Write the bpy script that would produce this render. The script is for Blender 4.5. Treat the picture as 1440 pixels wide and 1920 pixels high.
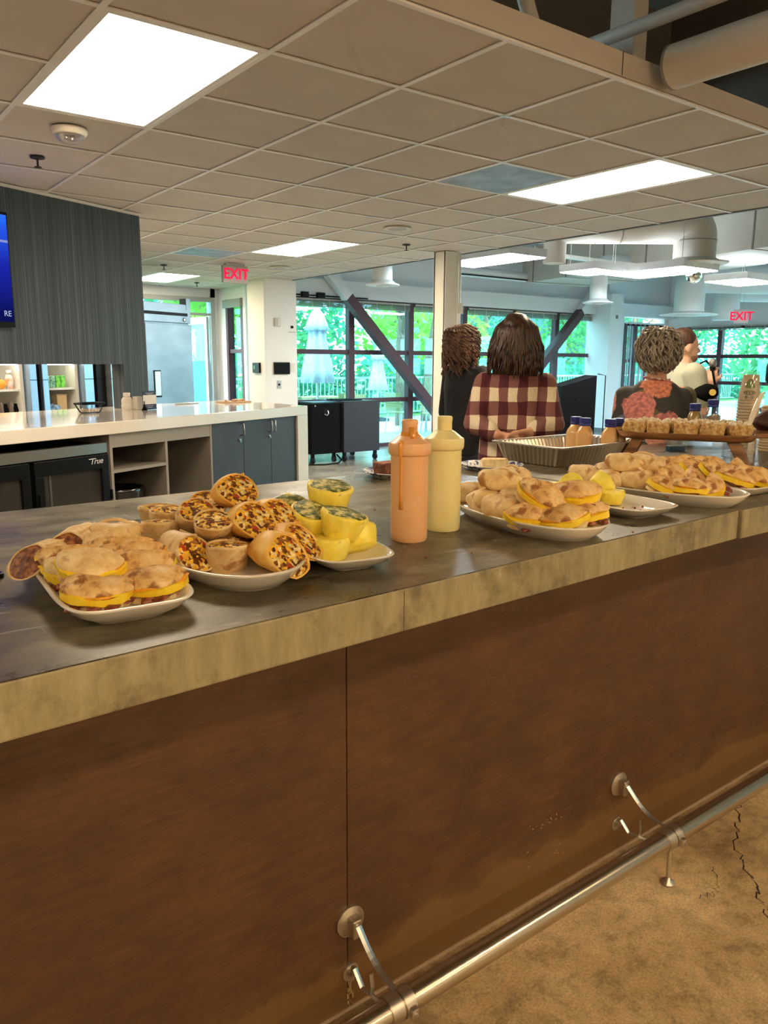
import bpy, bmesh, math, random
from mathutils import Vector, Matrix, Euler, noise
R = math.radians
for o in list(bpy.data.objects): bpy.data.objects.remove(o)
scene = bpy.context.scene
COL = scene.collection
# ------------------------------------------------------------------ camera
CAMZ = 1.45
cam_d = bpy.data.cameras.new('camera'); cam = bpy.data.objects.new('camera', cam_d); COL.objects.link(cam)
YAW, PITCH, ROLL, FPX = 52.80422, 10.87995, 0.286305, 1464.435
_fw = Vector((math.cos(R(YAW))*math.cos(R(PITCH)), math.sin(R(YAW))*math.cos(R(PITCH)), -math.sin(R(PITCH))))
_r = Vector((math.sin(R(YAW)), -math.cos(R(YAW)), 0)); _u = _r.cross(_fw)
_r2 = math.cos(R(ROLL))*_r + math.sin(R(ROLL))*_u; _u2 = -math.sin(R(ROLL))*_r + math.cos(R(ROLL))*_u
cam.matrix_world = Matrix(((_r2.x, _u2.x, -_fw.x, 0), (_r2.y, _u2.y, -_fw.y, 0), (_r2.z, _u2.z, -_fw.z, CAMZ), (0, 0, 0, 1)))
cam_d.sensor_fit = 'VERTICAL'; cam_d.sensor_height = 24.0; cam_d.lens = FPX/1920*24.0
cam_d.clip_start = 0.05; cam_d.clip_end = 300
scene.camera = cam
# ------------------------------------------------------------------ world, sun, exposure
world = bpy.data.worlds.new('world'); scene.world = world; world.use_nodes = True
wn = world.node_tree; bg = wn.nodes['Background']
bg.inputs['Color'].default_value = (0.60, 0.86, 1.0, 1); bg.inputs['Strength'].default_value = 3.6
sun_d = bpy.data.lights.new('sun', 'SUN'); sun_d.energy = 1.2; sun_d.angle = R(6); sun_d.color = (1.0, 0.97, 0.88)
sun = bpy.data.objects.new('sun', sun_d); COL.objects.link(sun)
sun.rotation_euler = (R(25), R(-20), R(0))
vs = scene.view_settings
vs.view_transform = 'Standard'; vs.look = 'None'; vs.gamma = 1.0; vs.use_curve_mapping = False; vs.exposure = 1.3
LAMP = 12.0            # radiance of the ceiling diffusers
LAMPC = (1.0, 0.82, 0.59)
# ------------------------------------------------------------------ materials
def srgb(*c):
    return tuple((x/255/12.92 if x/255 <= .04045 else ((x/255+.055)/1.055)**2.4) for x in c)
MATS = {}
def mat(name, col, rough=.5, metal=0., col2=None, scale=20., detail=4., stretch=(1, 1, 1), lo=.4, hi=.65, bump=0., bscale=None, spec=.5, alpha=None, emis=None, estr=0., trans=0., coat=0., sss=0.):
    if name in MATS: return MATS[name]
    m = bpy.data.materials.new(name); m.use_nodes = True; nt = m.node_tree; b = nt.nodes['Principled BSDF']
    b.inputs['Base Color'].default_value = (*col, 1); b.inputs['Roughness'].default_value = rough; b.inputs['Metallic'].default_value = metal
    b.inputs['Specular IOR Level'].default_value = spec; b.inputs['Coat Weight'].default_value = coat
    b.inputs['Transmission Weight'].default_value = trans
    if sss: b.inputs['Subsurface Weight'].default_value = sss; b.inputs['Subsurface Radius'].default_value = (.02, .01, .005)
    if emis: b.inputs['Emission Color'].default_value = (*emis, 1); b.inputs['Emission Strength'].default_value = estr
    if col2 is not None or bump:
        tc = nt.nodes.new('ShaderNodeTexCoord'); mp = nt.nodes.new('ShaderNodeMapping'); nt.links.new(tc.outputs['Object'], mp.inputs[0])
        mp.inputs['Scale'].default_value = stretch
        nz = nt.nodes.new('ShaderNodeTexNoise'); nz.inputs['Scale'].default_value = scale; nz.inputs['Detail'].default_value = detail
        nt.links.new(mp.outputs[0], nz.inputs['Vector'])
        if col2 is not None:
            rp = nt.nodes.new('ShaderNodeValToRGB'); rp.color_ramp.elements[0].position = lo; rp.color_ramp.elements[1].position = hi
            rp.color_ramp.elements[0].color = (*col, 1); rp.color_ramp.elements[1].color = (*col2, 1)
            nt.links.new(nz.outputs[0], rp.inputs[0]); nt.links.new(rp.outputs[0], b.inputs['Base Color'])
        if bump:
            bp = nt.nodes.new('ShaderNodeBump'); bp.inputs['Strength'].default_value = bump; bp.inputs['Distance'].default_value = .01
            if bscale:
                n2 = nt.nodes.new('ShaderNodeTexNoise'); n2.inputs['Scale'].default_value = bscale; n2.inputs['Detail'].default_value = 3
                nt.links.new(mp.outputs[0], n2.inputs['Vector']); nt.links.new(n2.outputs[0], bp.inputs['Height'])
            else: nt.links.new(nz.outputs[0], bp.inputs['Height'])
            nt.links.new(bp.outputs[0], b.inputs['Normal'])
    MATS[name] = m; return m
def emat(name, col, s):
    if name in MATS: return MATS[name]
    m = bpy.data.materials.new(name); m.use_nodes = True; nt = m.node_tree; nt.nodes.clear()
    e = nt.nodes.new('ShaderNodeEmission'); e.inputs[0].default_value = (*col, 1); e.inputs[1].default_value = s
    o = nt.nodes.new('ShaderNodeOutputMaterial'); nt.links.new(e.outputs[0], o.inputs[0]); MATS[name] = m; return m
def glass(name, tint, gloss=.08, rough=.0):
    if name in MATS: return MATS[name]
    m = bpy.data.materials.new(name); m.use_nodes = True; nt = m.node_tree; nt.nodes.clear()
    t = nt.nodes.new('ShaderNodeBsdfTransparent'); t.inputs[0].default_value = (*tint, 1)
    g = nt.nodes.new('ShaderNodeBsdfGlossy'); g.inputs['Roughness'].default_value = rough
    x = nt.nodes.new('ShaderNodeMixShader'); x.inputs[0].default_value = gloss
    o = nt.nodes.new('ShaderNodeOutputMaterial')
    nt.links.new(t.outputs[0], x.inputs[1]); nt.links.new(g.outputs[0], x.inputs[2]); nt.links.new(x.outputs[0], o.inputs[0]); MATS[name] = m; return m
def N(m, typ, **kw):
    n = m.node_tree.nodes.new(typ)
    for k, v in kw.items():
        if k in n.inputs: n.inputs[k].default_value = v
        else: setattr(n, k, v)
    return n
def ramp(m, src, stops, interp='LINEAR'):
    r = m.node_tree.nodes.new('ShaderNodeValToRGB'); r.color_ramp.interpolation = interp
    els = r.color_ramp.elements
    while len(els) < len(stops): els.new(.5)
    for e, (p, c) in zip(els, stops): e.position = p; e.color = (*c, 1) if len(c) == 3 else c
    m.node_tree.links.new(src, r.inputs[0]); return r.outputs[0]
def mixc(m, fac, a, b, mode='MIX'):
    x = m.node_tree.nodes.new('ShaderNodeMix'); x.data_type = 'RGBA'; x.blend_type = mode
    for s, v in ((0, fac), (6, a), (7, b)):
        if hasattr(v, 'is_linked'): m.node_tree.links.new(v, x.inputs[s])
        elif s == 0: x.inputs[0].default_value = v
        else: x.inputs[s].default_value = (*v, 1)
    return x.outputs[2]
def coords(m, scale=(1, 1, 1), loc=(0, 0, 0), kind='Object', rot=(0, 0, 0)):
    tc = N(m, 'ShaderNodeTexCoord'); mp = N(m, 'ShaderNodeMapping'); mp.inputs['Scale'].default_value = scale; mp.inputs['Location'].default_value = loc; mp.inputs['Rotation'].default_value = rot
    m.node_tree.links.new(tc.outputs[kind], mp.inputs[0]); return mp.outputs[0]
def tex(m, typ, vec, **kw):
    n = N(m, typ, **kw); m.node_tree.links.new(vec, n.inputs['Vector']); return n
def bsdf(m): return m.node_tree.nodes['Principled BSDF']
# ------------------------------------------------------------------ mesh builder
class MB:
    def __init__(s): s.v = []; s.f = []; s.mi = []; s.cur = 0
    def add(s, vs, fs, M=None):
        k = len(s.v)
        for v in vs: s.v.append(tuple((M @ Vector(v)) if M is not None else v))
        for f in fs: s.f.append(tuple(i+k for i in f)); s.mi.append(s.cur)
        return s
    def box(s, x0, x1, y0, y1, z0, z1, M=None):
        return s.add([(x0, y0, z0), (x1, y0, z0), (x1, y1, z0), (x0, y1, z0), (x0, y0, z1), (x1, y0, z1), (x1, y1, z1), (x0, y1, z1)],
                     [(0, 3, 2, 1), (4, 5, 6, 7), (0, 1, 5, 4), (1, 2, 6, 5), (2, 3, 7, 6), (3, 0, 4, 7)], M)
    def prism(s, poly, z0, z1, M=None):
        n = len(poly)
        return s.add([(x, y, z0) for x, y in poly]+[(x, y, z1) for x, y in poly],
                     [tuple(range(n-1, -1, -1)), tuple(range(n, 2*n))]+[(i, (i+1) % n, n+(i+1) % n, n+i) for i in range(n)], M)
    def rings(s, rs, M=None, cap0=True, cap1=True, closed=False):
        n = len(rs[0]); vs = [p for r in rs for p in r]; fs = []
        m = len(rs)
        for a in range(m if closed else m-1):
            b = (a+1) % m
            for i in range(n): fs.append((a*n+i, a*n+(i+1) % n, b*n+(i+1) % n, b*n+i))
        if not closed:
            if cap0: fs.append(tuple(range(n-1, -1, -1)))
            if cap1: fs.append(tuple(range((m-1)*n, m*n)))
        return s.add(vs, fs, M)
    def lathe(s, prof, c=(0, 0, 0), seg=24, M=None, cap0=True, cap1=True):
        rs = [[(c[0]+r*math.cos(2*math.pi*i/seg), c[1]+r*math.sin(2*math.pi*i/seg), c[2]+z) for i in range(seg)] for r, z in prof]
        return s.rings(rs, M, cap0, cap1)
    def tube(s, pts, r, seg=10, M=None, closed=False, flat=1.0, up=None):
        pts = [Vector(p) for p in pts]; n = len(pts); rs = []
        rad = r if isinstance(r, (list, tuple)) else [r]*n
        prev = None
        for i, p in enumerate(pts):
            if closed: t = pts[(i+1) % n]-pts[i-1]
            else: t = pts[min(i+1, n-1)]-pts[max(i-1, 0)]
            t = t.normalized() if t.length > 1e-9 else Vector((0, 0, 1))
            if up is not None: a = Vector(up)
            elif prev is not None: a = prev
            else: a = Vector((0, 0, 1)) if abs(t.z) < .9 else Vector((1, 0, 0))
            x = a-t*a.dot(t); x = x.normalized() if x.length > 1e-6 else t.orthogonal().normalized()
            y = t.cross(x); prev = x
            rs.append([tuple(p+x*rad[i]*flat*math.cos(2*math.pi*k/seg)+y*rad[i]*math.sin(2*math.pi*k/seg)) for k in range(seg)])
        return s.rings(rs, M, closed=closed)
    def cyl(s, p0, p1, r, seg=20, r1=None, M=None): return s.tube([p0, p1], [r, r if r1 is None else r1], seg, M)
    def ball(s, c, r, seg=14, rn=9, M=None):
        r = r if isinstance(r, (tuple, list)) else (r, r, r)
        rs = []
        for j in range(rn+1):
            a = math.pi*(j+.02*(j == 0)-.02*(j == rn))/rn-math.pi/2
            rs.append([(c[0]+r[0]*math.cos(a)*math.cos(2*math.pi*i/seg), c[1]+r[1]*math.cos(a)*math.sin(2*math.pi*i/seg), c[2]+r[2]*math.sin(a)) for i in range(seg)])
        return s.rings(rs, M)
    def cap(s, p0, p1, r0, r1, seg=12):       # tapered capsule
        p0 = Vector(p0); p1 = Vector(p1); d = (p1-p0).normalized()
        pts = []; rad = []
        for k in range(5): a = math.pi/2*(k+.15)/5; pts.append(p0-d*r0*math.cos(a)); rad.append(r0*math.sin(a))
        pts += [p0, p0.lerp(p1, .5), p1]; rad += [r0, (r0+r1)/2, r1]
        for k in range(4, -1, -1): a = math.pi/2*(k+.15)/5; pts.append(p1+d*r1*math.cos(a)); rad.append(r1*math.sin(a))
        return s.tube(pts, rad, seg)
    def jitter(s, amp, freq, seed=0, axes=(1, 1, 1)):
        o = Vector((seed*3.1, seed*7.7, seed*1.3)); out = []
        for v in s.v:
            w = noise.noise_vector(Vector(v)*freq+o); out.append((v[0]+w.x*amp*axes[0], v[1]+w.y*amp*axes[1], v[2]+w.z*amp*axes[2]))
        s.v = out; return s
    def mesh(s, name, mats, smooth=False):
        me = bpy.data.meshes.new(name); me.from_pydata(s.v, [], s.f)
        for m in (mats if isinstance(mats, (list, tuple)) else [mats]): me.materials.append(m)
        if any(s.mi): me.polygons.foreach_set('material_index', s.mi)
        if smooth: me.polygons.foreach_set('use_smooth', [True]*len(me.polygons))
        me.validate(); me.update(); return me
    def build(s, name, mats, parent=None, smooth=False, bevel=0, bseg=2, world=False, auto=None):
        if world and parent is not None:
            inv = MATW[parent.name].inverted(); s.v = [tuple(inv @ Vector(v)) for v in s.v]
        o = bpy.data.objects.new(name, s.mesh(name, mats, smooth)); COL.objects.link(o)
        if parent is not None: o.parent = parent
        MATW[o.name] = MATW[parent.name].copy() if parent is not None else Matrix.Identity(4)
        if bevel:
            b = o.modifiers.new('bevel', 'BEVEL'); b.width = bevel; b.segments = bseg; b.limit_method = 'ANGLE'; b.angle_limit = R(35)
        if smooth and auto is not None:
            bm = bmesh.new(); bm.from_mesh(o.data)
            for e in bm.edges:
                if len(e.link_faces) == 2 and e.calc_face_angle(0) > R(auto): e.smooth = False
            bm.to_mesh(o.data); bm.free()
        return o
MATW = {}
def fixn(o):
    bm = bmesh.new(); bm.from_mesh(o.data); bmesh.ops.recalc_face_normals(bm, faces=bm.faces); bm.to_mesh(o.data); bm.free(); return o
def tag(o, label=None, cat=None, group=None, kind=None):
    if label: o['label'] = label
    if cat: o['category'] = cat
    if group: o['group'] = group
    if kind: o['kind'] = kind
    return o
def thing(name, label, cat, loc=(0, 0, 0), rz=0., group=None, rot=None):
    o = bpy.data.objects.new(name, None); COL.objects.link(o); o.empty_display_size = .05
    o.location = loc; o.rotation_euler = rot if rot is not None else (0, 0, R(rz))
    MATW[o.name] = Matrix.Translation(loc) @ o.rotation_euler.to_matrix().to_4x4()
    return tag(o, label, cat, group)
def dup(root, loc, rot, label, group=None, scale=None):
    r = root.copy(); COL.objects.link(r); r.location = loc; r.rotation_euler = rot
    if scale is not None: r.scale = scale
    tag(r, label, None, group)
    for ch in list(root.children):
        c = ch.copy(); COL.objects.link(c); c.parent = r
        for g in list(ch.children):
            d = g.copy(); COL.objects.link(d); d.parent = c
    return r
def struct(name, mb, m, **kw): return tag(mb.build(name, m, **kw), kind='structure')
def text_mb(txt, size, depth, shear=0., align='CENTER', bold=0.):
    cu = bpy.data.curves.new('t', 'FONT'); cu.offset = bold; cu.body = txt; cu.size = size; cu.extrude = depth; cu.shear = shear; cu.align_x = align; cu.align_y = 'CENTER'; cu.resolution_u = 3
    ob = bpy.data.objects.new('t', cu); COL.objects.link(ob)
    dg = bpy.context.evaluated_depsgraph_get(); me = bpy.data.meshes.new_from_object(ob.evaluated_get(dg))
    mb = MB(); mb.add([tuple(v.co) for v in me.vertices], [tuple(p.vertices) for p in me.polygons])
    bpy.data.objects.remove(ob); bpy.data.curves.remove(cu); bpy.data.meshes.remove(me); return mb
def xf(mb, M): mb.v = [tuple(M @ Vector(v)) for v in mb.v]; return mb
FACE = Matrix.Rotation(R(90), 4, 'X')      # lay text (xy) into the xz plane, facing -y
def rrect(w, h, r, n=5):
    pts = []
    for cx, cy, a0 in ((w/2-r, h/2-r, 0), (-w/2+r, h/2-r, 90), (-w/2+r, -h/2+r, 180), (w/2-r, -h/2+r, 270)):
        for k in range(n+1): a = R(a0+90*k/n); pts.append((cx+r*math.cos(a), cy+r*math.sin(a)))
    return pts
# ------------------------------------------------------------------ surface materials
M_floor = mat('floor_concrete', (.30, .205, .115), .38)
def _floor():
    m = M_floor; b = bsdf(m); L = m.node_tree.links.new
    v = coords(m)
    n1 = tex(m, 'ShaderNodeTexNoise', v, Scale=1.3, Detail=8., Roughness=.65); n2 = tex(m, 'ShaderNodeTexNoise', v, Scale=14., Detail=8., Roughness=.75); n3 = tex(m, 'ShaderNodeTexNoise', v, Scale=160., Detail=3.)
    c1 = ramp(m, n1.outputs[0], [(.34, (.30, .20, .10)), (.48, (.58, .42, .23)), (.64, (.78, .60, .36))])
    c2 = ramp(m, n2.outputs[0], [(.3, (.42, .38, .33)), (.5, (.92, .92, .92)), (.72, (1.22, 1.18, 1.08))])
    c3 = ramp(m, n3.outputs[0], [(.3, (.72, .72, .72)), (.6, (1.08, 1.08, 1.08))])
    c = mixc(m, 1., mixc(m, 1., c1, c2, 'MULTIPLY'), c3, 'MULTIPLY'); L(c, b.inputs['Base Color'])
    L(ramp(m, n2.outputs[0], [(.3, (.28,)*3), (.7, (.5,)*3)]), b.inputs['Roughness'])
    bp = N(m, 'ShaderNodeBump', Strength=.15, Distance=.004); L(n2.outputs[0], bp.inputs['Height']); L(bp.outputs[0], b.inputs['Normal'])
_floor()
M_top = mat('bar_top_concrete', (.1, .09, .07), .3)
def _top():
    m = M_top; b = bsdf(m); L = m.node_tree.links.new
    v = coords(m, (1, 1.5, 1)); v2 = coords(m, (3, 26, 1), rot=(0, 0, R(24))); v3 = coords(m, (30, 2.4, 1), rot=(0, 0, R(-12)))
    n1 = tex(m, 'ShaderNodeTexNoise', v, Scale=2.6, Detail=9., Roughness=.66); n2 = tex(m, 'ShaderNodeTexNoise', v, Scale=11., Detail=8., Roughness=.7)
    n3 = tex(m, 'ShaderNodeTexNoise', v, Scale=5.5, Detail=12., Roughness=.74); s1 = tex(m, 'ShaderNodeTexNoise', v2, Scale=1.6, Detail=3.); s2 = tex(m, 'ShaderNodeTexNoise', v3, Scale=1.4, Detail=3.)
    c1 = ramp(m, n1.outputs[0], [(.34, (.050, .040, .024)), (.50, (.115, .094, .058)), (.64, (.23, .195, .128))])
    c2 = ramp(m, n2.outputs[0], [(.36, (.62, .61, .58)), (.60, (1.25, 1.24, 1.2))])
    c = mixc(m, 1., c1, c2, 'MULTIPLY')
    w = ramp(m, n3.outputs[0], [(.60, (0, 0, 0)), (.64, (.85, .85, .85))])                        # chipped pale spots
    c = mixc(m, w, c, (.30, .25, .165))
    c = mixc(m, ramp(m, s1.outputs[0], [(.67, (0, 0, 0)), (.70, (.6, .6, .6))]), c, (.34, .30, .22))   # scratches
    c = mixc(m, ramp(m, s2.outputs[0], [(.69, (0, 0, 0)), (.72, (.5, .5, .5))]), c, (.34, .30, .22))
    L(c, b.inputs['Base Color']); b.inputs['Specular IOR Level'].default_value = .24
    L(ramp(m, n1.outputs[0], [(.35, (.22,)*3), (.62, (.46,)*3)]), b.inputs['Roughness'])
    bp = N(m, 'ShaderNodeBump', Strength=.10, Distance=.003); L(n2.outputs[0], bp.inputs['Height']); L(bp.outputs[0], b.inputs['Normal'])
_top()
M_edge = mat('bar_edge_concrete', (.30, .245, .135), .55)
def _edge():
    m = M_edge; b = bsdf(m); L = m.node_tree.links.new
    v = coords(m, (5, 5, 1.2)); v2 = coords(m, (1, 1, 1))
    n1 = tex(m, 'ShaderNodeTexNoise', v, Scale=5., Detail=8., Roughness=.7); n2 = tex(m, 'ShaderNodeTexNoise', v2, Scale=7., Detail=8., Roughness=.7)
    c1 = ramp(m, n1.outputs[0], [(.3, (.20, .165, .092)), (.5, (.30, .25, .145)), (.72, (.40, .345, .215))])
    c2 = ramp(m, n2.outputs[0], [(.34, (.5, .48, .42)), (.5, (1, 1, 1))])
    L(mixc(m, 1., c1, c2, 'MULTIPLY'), b.inputs['Base Color'])
    bp = N(m, 'ShaderNodeBump', Strength=.3, Distance=.004); L(n2.outputs[0], bp.inputs['Height']); L(bp.outputs[0], b.inputs['Normal'])
_edge()
M_rust = mat('bar_front_rust', (.09, .035, .012), .42)
def _rust():
    m = M_rust; b = bsdf(m); L = m.node_tree.links.new
    v = coords(m); v2 = coords(m, (9, 1, 420)); v3 = coords(m, (2.2, 1, 5))
    n1 = tex(m, 'ShaderNodeTexNoise', v, Scale=3.2, Detail=9., Roughness=.68); n2 = tex(m, 'ShaderNodeTexNoise', v2, Scale=1., Detail=2.)
    n4 = tex(m, 'ShaderNodeTexNoise', v3, Scale=6., Detail=8., Roughness=.75)
    c1 = ramp(m, n1.outputs[0], [(.3, (.070, .030, .013)), (.55, (.100, .043, .017)), (.75, (.128, .058, .022))])
    c2 = ramp(m, n2.outputs[0], [(.3, (.78, .78, .78)), (.7, (1.15, 1.15, 1.15))])
    c4 = ramp(m, n4.outputs[0], [(.35, (.75, .75, .75)), (.65, (1.2, 1.2, 1.2))])
    c = mixc(m, 1., mixc(m, 1., c1, c2, 'MULTIPLY'), c4, 'MULTIPLY')
    sx = N(m, 'ShaderNodeSeparateXYZ'); L(v, sx.inputs[0])
    ad = N(m, 'ShaderNodeMath', operation='MULTIPLY_ADD'); L(n1.outputs[0], ad.inputs[0]); ad.inputs[1].default_value = -.25; L(sx.outputs[2], ad.inputs[2])
    stain = ramp(m, ad.outputs[0], [(0., (.8, .8, .8)), (.02, (.25, .25, .25)), (.07, (0, 0, 0))])     # worn, scuffed tan band along the foot of the panel
    c = mixc(m, stain, c, (.19, .10, .034)); L(c, b.inputs['Base Color'])
    bp = N(m, 'ShaderNodeBump', Strength=.12, Distance=.002); L(n2.outputs[0], bp.inputs['Height']); L(bp.outputs[0], b.inputs['Normal'])
_rust()
M_tile = mat('ceiling_tile', (.61, .555, .505), .95, col2=(.64, .585, .535), scale=3., bump=.04, bscale=260.)
M_tee = mat('grid_white', (.86, .83, .80), .4)
M_fascia = mat('fascia_paint', (.50, .455, .415), .7, col2=(.53, .485, .445), scale=2.)
M_white = mat('white_wall', (.80, .83, .86), .75, col2=(.79, .81, .83), scale=1.5, bump=.02, bscale=140.)
M_cream = mat('cream_wall', (.80, .77, .70), .7, col2=(.83, .80, .74), scale=1.5)
M_deck = mat('roof_deck', (.60, .66, .70), .55)
M_dark = mat('dark_roof', (.085, .072, .062), .8, col2=(.11, .095, .08), scale=1.2)
M_plum = mat('plum_metal', (.075, .024, .036), .5)
M_glass = glass('window_glass', (.72, .95, .98), .07, .0)
M_steel = mat('brushed_steel', (.56, .49, .40), .28, 1., col2=(.62, .55, .46), scale=3., stretch=(1, 40, 40))
M_alum = mat('aluminium', (.62, .60, .57), .35, 1.)
M_black = mat('black_plastic', (.006, .006, .0065), .4, spec=.14)
M_blackm = mat('black_matte', (.005, .005, .0055), .75, spec=.06)
M_duct = mat('duct_paint', (.58, .53, .46), .5, col2=(.62, .57, .50), scale=4.)
M_ductw = mat('duct_white', (.72, .78, .80), .45)
# ------------------------------------------------------------------ setting
HC = 2.5624
f = MB(); f.box(-5, 16.6, -5, 2.0, -.15, 0); floor = struct('floor', f, M_floor)
M_floor2 = mat('floor_reflect_tone', (.20, .175, .14), .2, col2=(.36, .31, .245), scale=1.6, detail=7.)  # same floor as the bar side; darker greyer colour stands in for window reflections
f = MB(); f.box(-5, 16.6, 2.0, 10.9, -.15, 0); f.box(-5, 5.69, 10.9, 11.95, -.15, 0); struct('floor_hall', f, M_floor2)
# cracks
M_crack = mat('crack_dark', (.035, .022, .012), .9)
def crack(pts, w, seed):
    rnd = random.Random(seed); P = []
    for a, b in zip(pts, pts[1:]):
        for k in range(7):
            t = k/7; P.append((a[0]+(b[0]-a[0])*t+rnd.uniform(-.011, .011), a[1]+(b[1]-a[1])*t+rnd.uniform(-.011, .011)))
    P.append(pts[-1]); mb = MB(); vs = []
    for i, q in enumerate(P):
        ww = w*(.5+rnd.random()); vs += [(q[0]-ww*.6, q[1]+ww*.8, .0006), (q[0]+ww*.6, q[1]-ww*.8, .0006)]
    mb.add(vs, [(2*i, 2*i+1, 2*i+3, 2*i+2) for i in range(len(P)-1)]); mb.build('floor_crack', M_crack, floor)
crack([(2.42, 1.192), (2.294, 1.13), (2.179, 1.074), (2.095, 1.007), (2.049, .95), (1.983, .888), (1.934, .845), (1.86, .74)], .0022, 3)
crack([(2.02, 1.06), (1.95, 1.0), (1.90, .985), (1.85, 1.0)], .001, 4)
# outer walls out of view close the room
struct('wall_back', MB().box(-5, 16.6, -5.2, -5, 0, 4.4), M_cream)
struct('wall_left', MB().box(-5.2, -5, -5.2, 11.95, 0, 4.4), M_cream)
# roof deck: ribbed white over the hall, dark over the bar
d = MB()
for k in range(72):
    x = 5.9+k*.15
    d.box(x, x+.09, -5, 10.9, 4.40, 4.46)
d.box(5.9, 16.7, -5, 10.9, 4.46, 4.55); struct('ceiling_hall', d, M_deck)
d = MB()
d.box(-5, 5.9, -5, 11.95, 4.3, 4.5)
struct('ceiling_roof', d, M_dark)
struct('wall_plenum', MB().box(5.835, 5.87, 2.15, 11.95, 2.66, 4.42), M_dark)
# ---- suspended ceiling
X0, Y0, G = 2.164, 2.144, .61
c = MB(); c.box(-5, X0+6*G+.02, Y0-.018, Y0-.008, HC+.010, HC+.098); c.box(X0+6*G+.006, X0+6*G+.02, Y0, 11.85, HC+.004, HC+.09)
ceiling = struct('ceiling', c, M_fascia)
MB().box(-5, X0+6*G+.02, Y0-.012, Y0+.008, HC-.001, HC+.007).build('edge_trim', M_tee, ceiling)
MB().box(X0+6*G-.008, X0+6*G+.024, Y0, 11.85, HC-.001, HC+.004).build('edge_trim', mat('trim_dark', (.10, .095, .09), .5), ceiling)
MB().box(2.789, 2.793, Y0-.0192, Y0-.017, HC+.012, HC+.098).build('fascia_joint', M_crack, ceiling)
LIGHTS = {(-2, 1), (3, 1), (3, 7), (3, 13), (-2, 7), (-7, 1), (-7, 7)}
VENT = {(2, 2), (2, 9)}
tile_me = MB().box(-G/2+.008, G/2-.008, -G/2+.008, G/2-.008, .007, .02).mesh('ceiling_tile', M_tile)
NY = 16
skip = set()
for (i, j) in LIGHTS: skip |= {(i, j), (i, j+1)}
for i in range(-9, 6):
    for j in range(0, NY):
        if (i, j) in skip or (i, j) in VENT: continue
        o = bpy.data.objects.new('ceiling_tile', tile_me); COL.objects.link(o); o.parent = ceiling
        o.location = (X0+(i+.5)*G, Y0+(j+.5)*G, HC)
teeX = MB().box(-G/2+.0115, G/2-.0115, -.0115, .0115, 0, .004).mesh('grid_tee', M_tee)
teeY = MB().box(-.0115, .0115, Y0, Y0+NY*G, -.0002, .004).mesh('grid_tee', M_tee)
for j in range(1, NY):
    for i in range(-9, 6):
        if (i, j-1) in LIGHTS: continue
        o = bpy.data.objects.new('grid_tee', teeX); COL.objects.link(o); o.parent = ceiling; o.location = (X0+(i+.5)*G, Y0+j*G, HC)
for i in range(-9, 6):
    o = bpy.data.objects.new('grid_tee', teeY); COL.objects.link(o); o.parent = ceiling; o.location = (X0+i*G, 0, HC)
M_vent = mat('vent_blue', (.36, .42, .50), .45)
def _vent():
    m = M_vent; b = bsdf(m); L = m.node_tree.links.new
    v = coords(m, (110, 110, 1)); t = tex(m, 'ShaderNodeTexVoronoi', v, Scale=1.); t.inputs['Randomness'].default_value = 0
    n = tex(m, 'ShaderNodeTexNoise', coords(m), Scale=6., Detail=4.)
    c1 = ramp(m, t.outputs[0], [(.25, (.04, .05, .07)), (.36, (.44, .56, .76))]); c2 = ramp(m, n.outputs[0], [(.35, (.6, .6, .6)), (.65, (1.1, 1.1, 1.1))])
    L(mixc(m, 1., c1, c2, 'MULTIPLY'), b.inputs['Base Color'])
_vent()
for k, (i, j) in enumerate(sorted(VENT)):
    t = thing('ceiling_vent', ['square perforated blue-grey ceiling vent beside the right lit ceiling panel', 'pale perforated ceiling vent panel behind the red exit sign'][k], 'vent', (X0+(i+.5)*G, Y0+(j+.5)*G, HC), group='perforated ceiling vents')
    MB().box(-.29, .29, -.29, .29, .002, .012).build('grille', M_vent, t)
    fr = MB()
    for a in range(4): fr.box(-.297, .297, .288, .297, .0, .014, Matrix.Rotation(R(90*a), 4, 'Z'))
    fr.build('frame', M_tee, t)
# ---- troffers
M_lamp = emat('lamp_diffuser', LAMPC, LAMP)
lab = {(-2, 1): 'large lit fluorescent ceiling panel at the top left, above the bar', (3, 1): 'lit fluorescent ceiling panel at the right beside the blue vent', (3, 7): 'lit fluorescent ceiling panel near the exit sign, above the locker cabinets',
       (3, 13): 'farthest lit ceiling panel, next to the steel refrigerator', (-2, 7): 'lit ceiling panel hidden behind the striped grey bulkhead', (-7, 1): 'lit ceiling panel left of the view over the bar', (-7, 7): 'lit ceiling panel over the left part of the back room'}
for (i, j) in sorted(LIGHTS):
    t = thing('ceiling_light', lab[(i, j)], 'light', (X0+(i+.5)*G, Y0+(j+1)*G, HC), group='recessed ceiling lights')
    MB().box(-.272, .272, -.577, .577, .006, .010).build('diffuser', M_lamp, t)
    fr = MB()
    for sx in (-1, 1):
        fr.box(sx*.272 if sx > 0 else -.296, sx*.296 if sx > 0 else -.272, -.602, .602, .001, .02)
        fr.box(-.272, .272, .577 if sx > 0 else -.602, .602 if sx > 0 else -.577, .001, .02)
    fr.build('frame', M_tee, t)
    MB().box(-.296, .296, -.602, .602, .02, .10).build('housing', M_tee, t)
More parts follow.
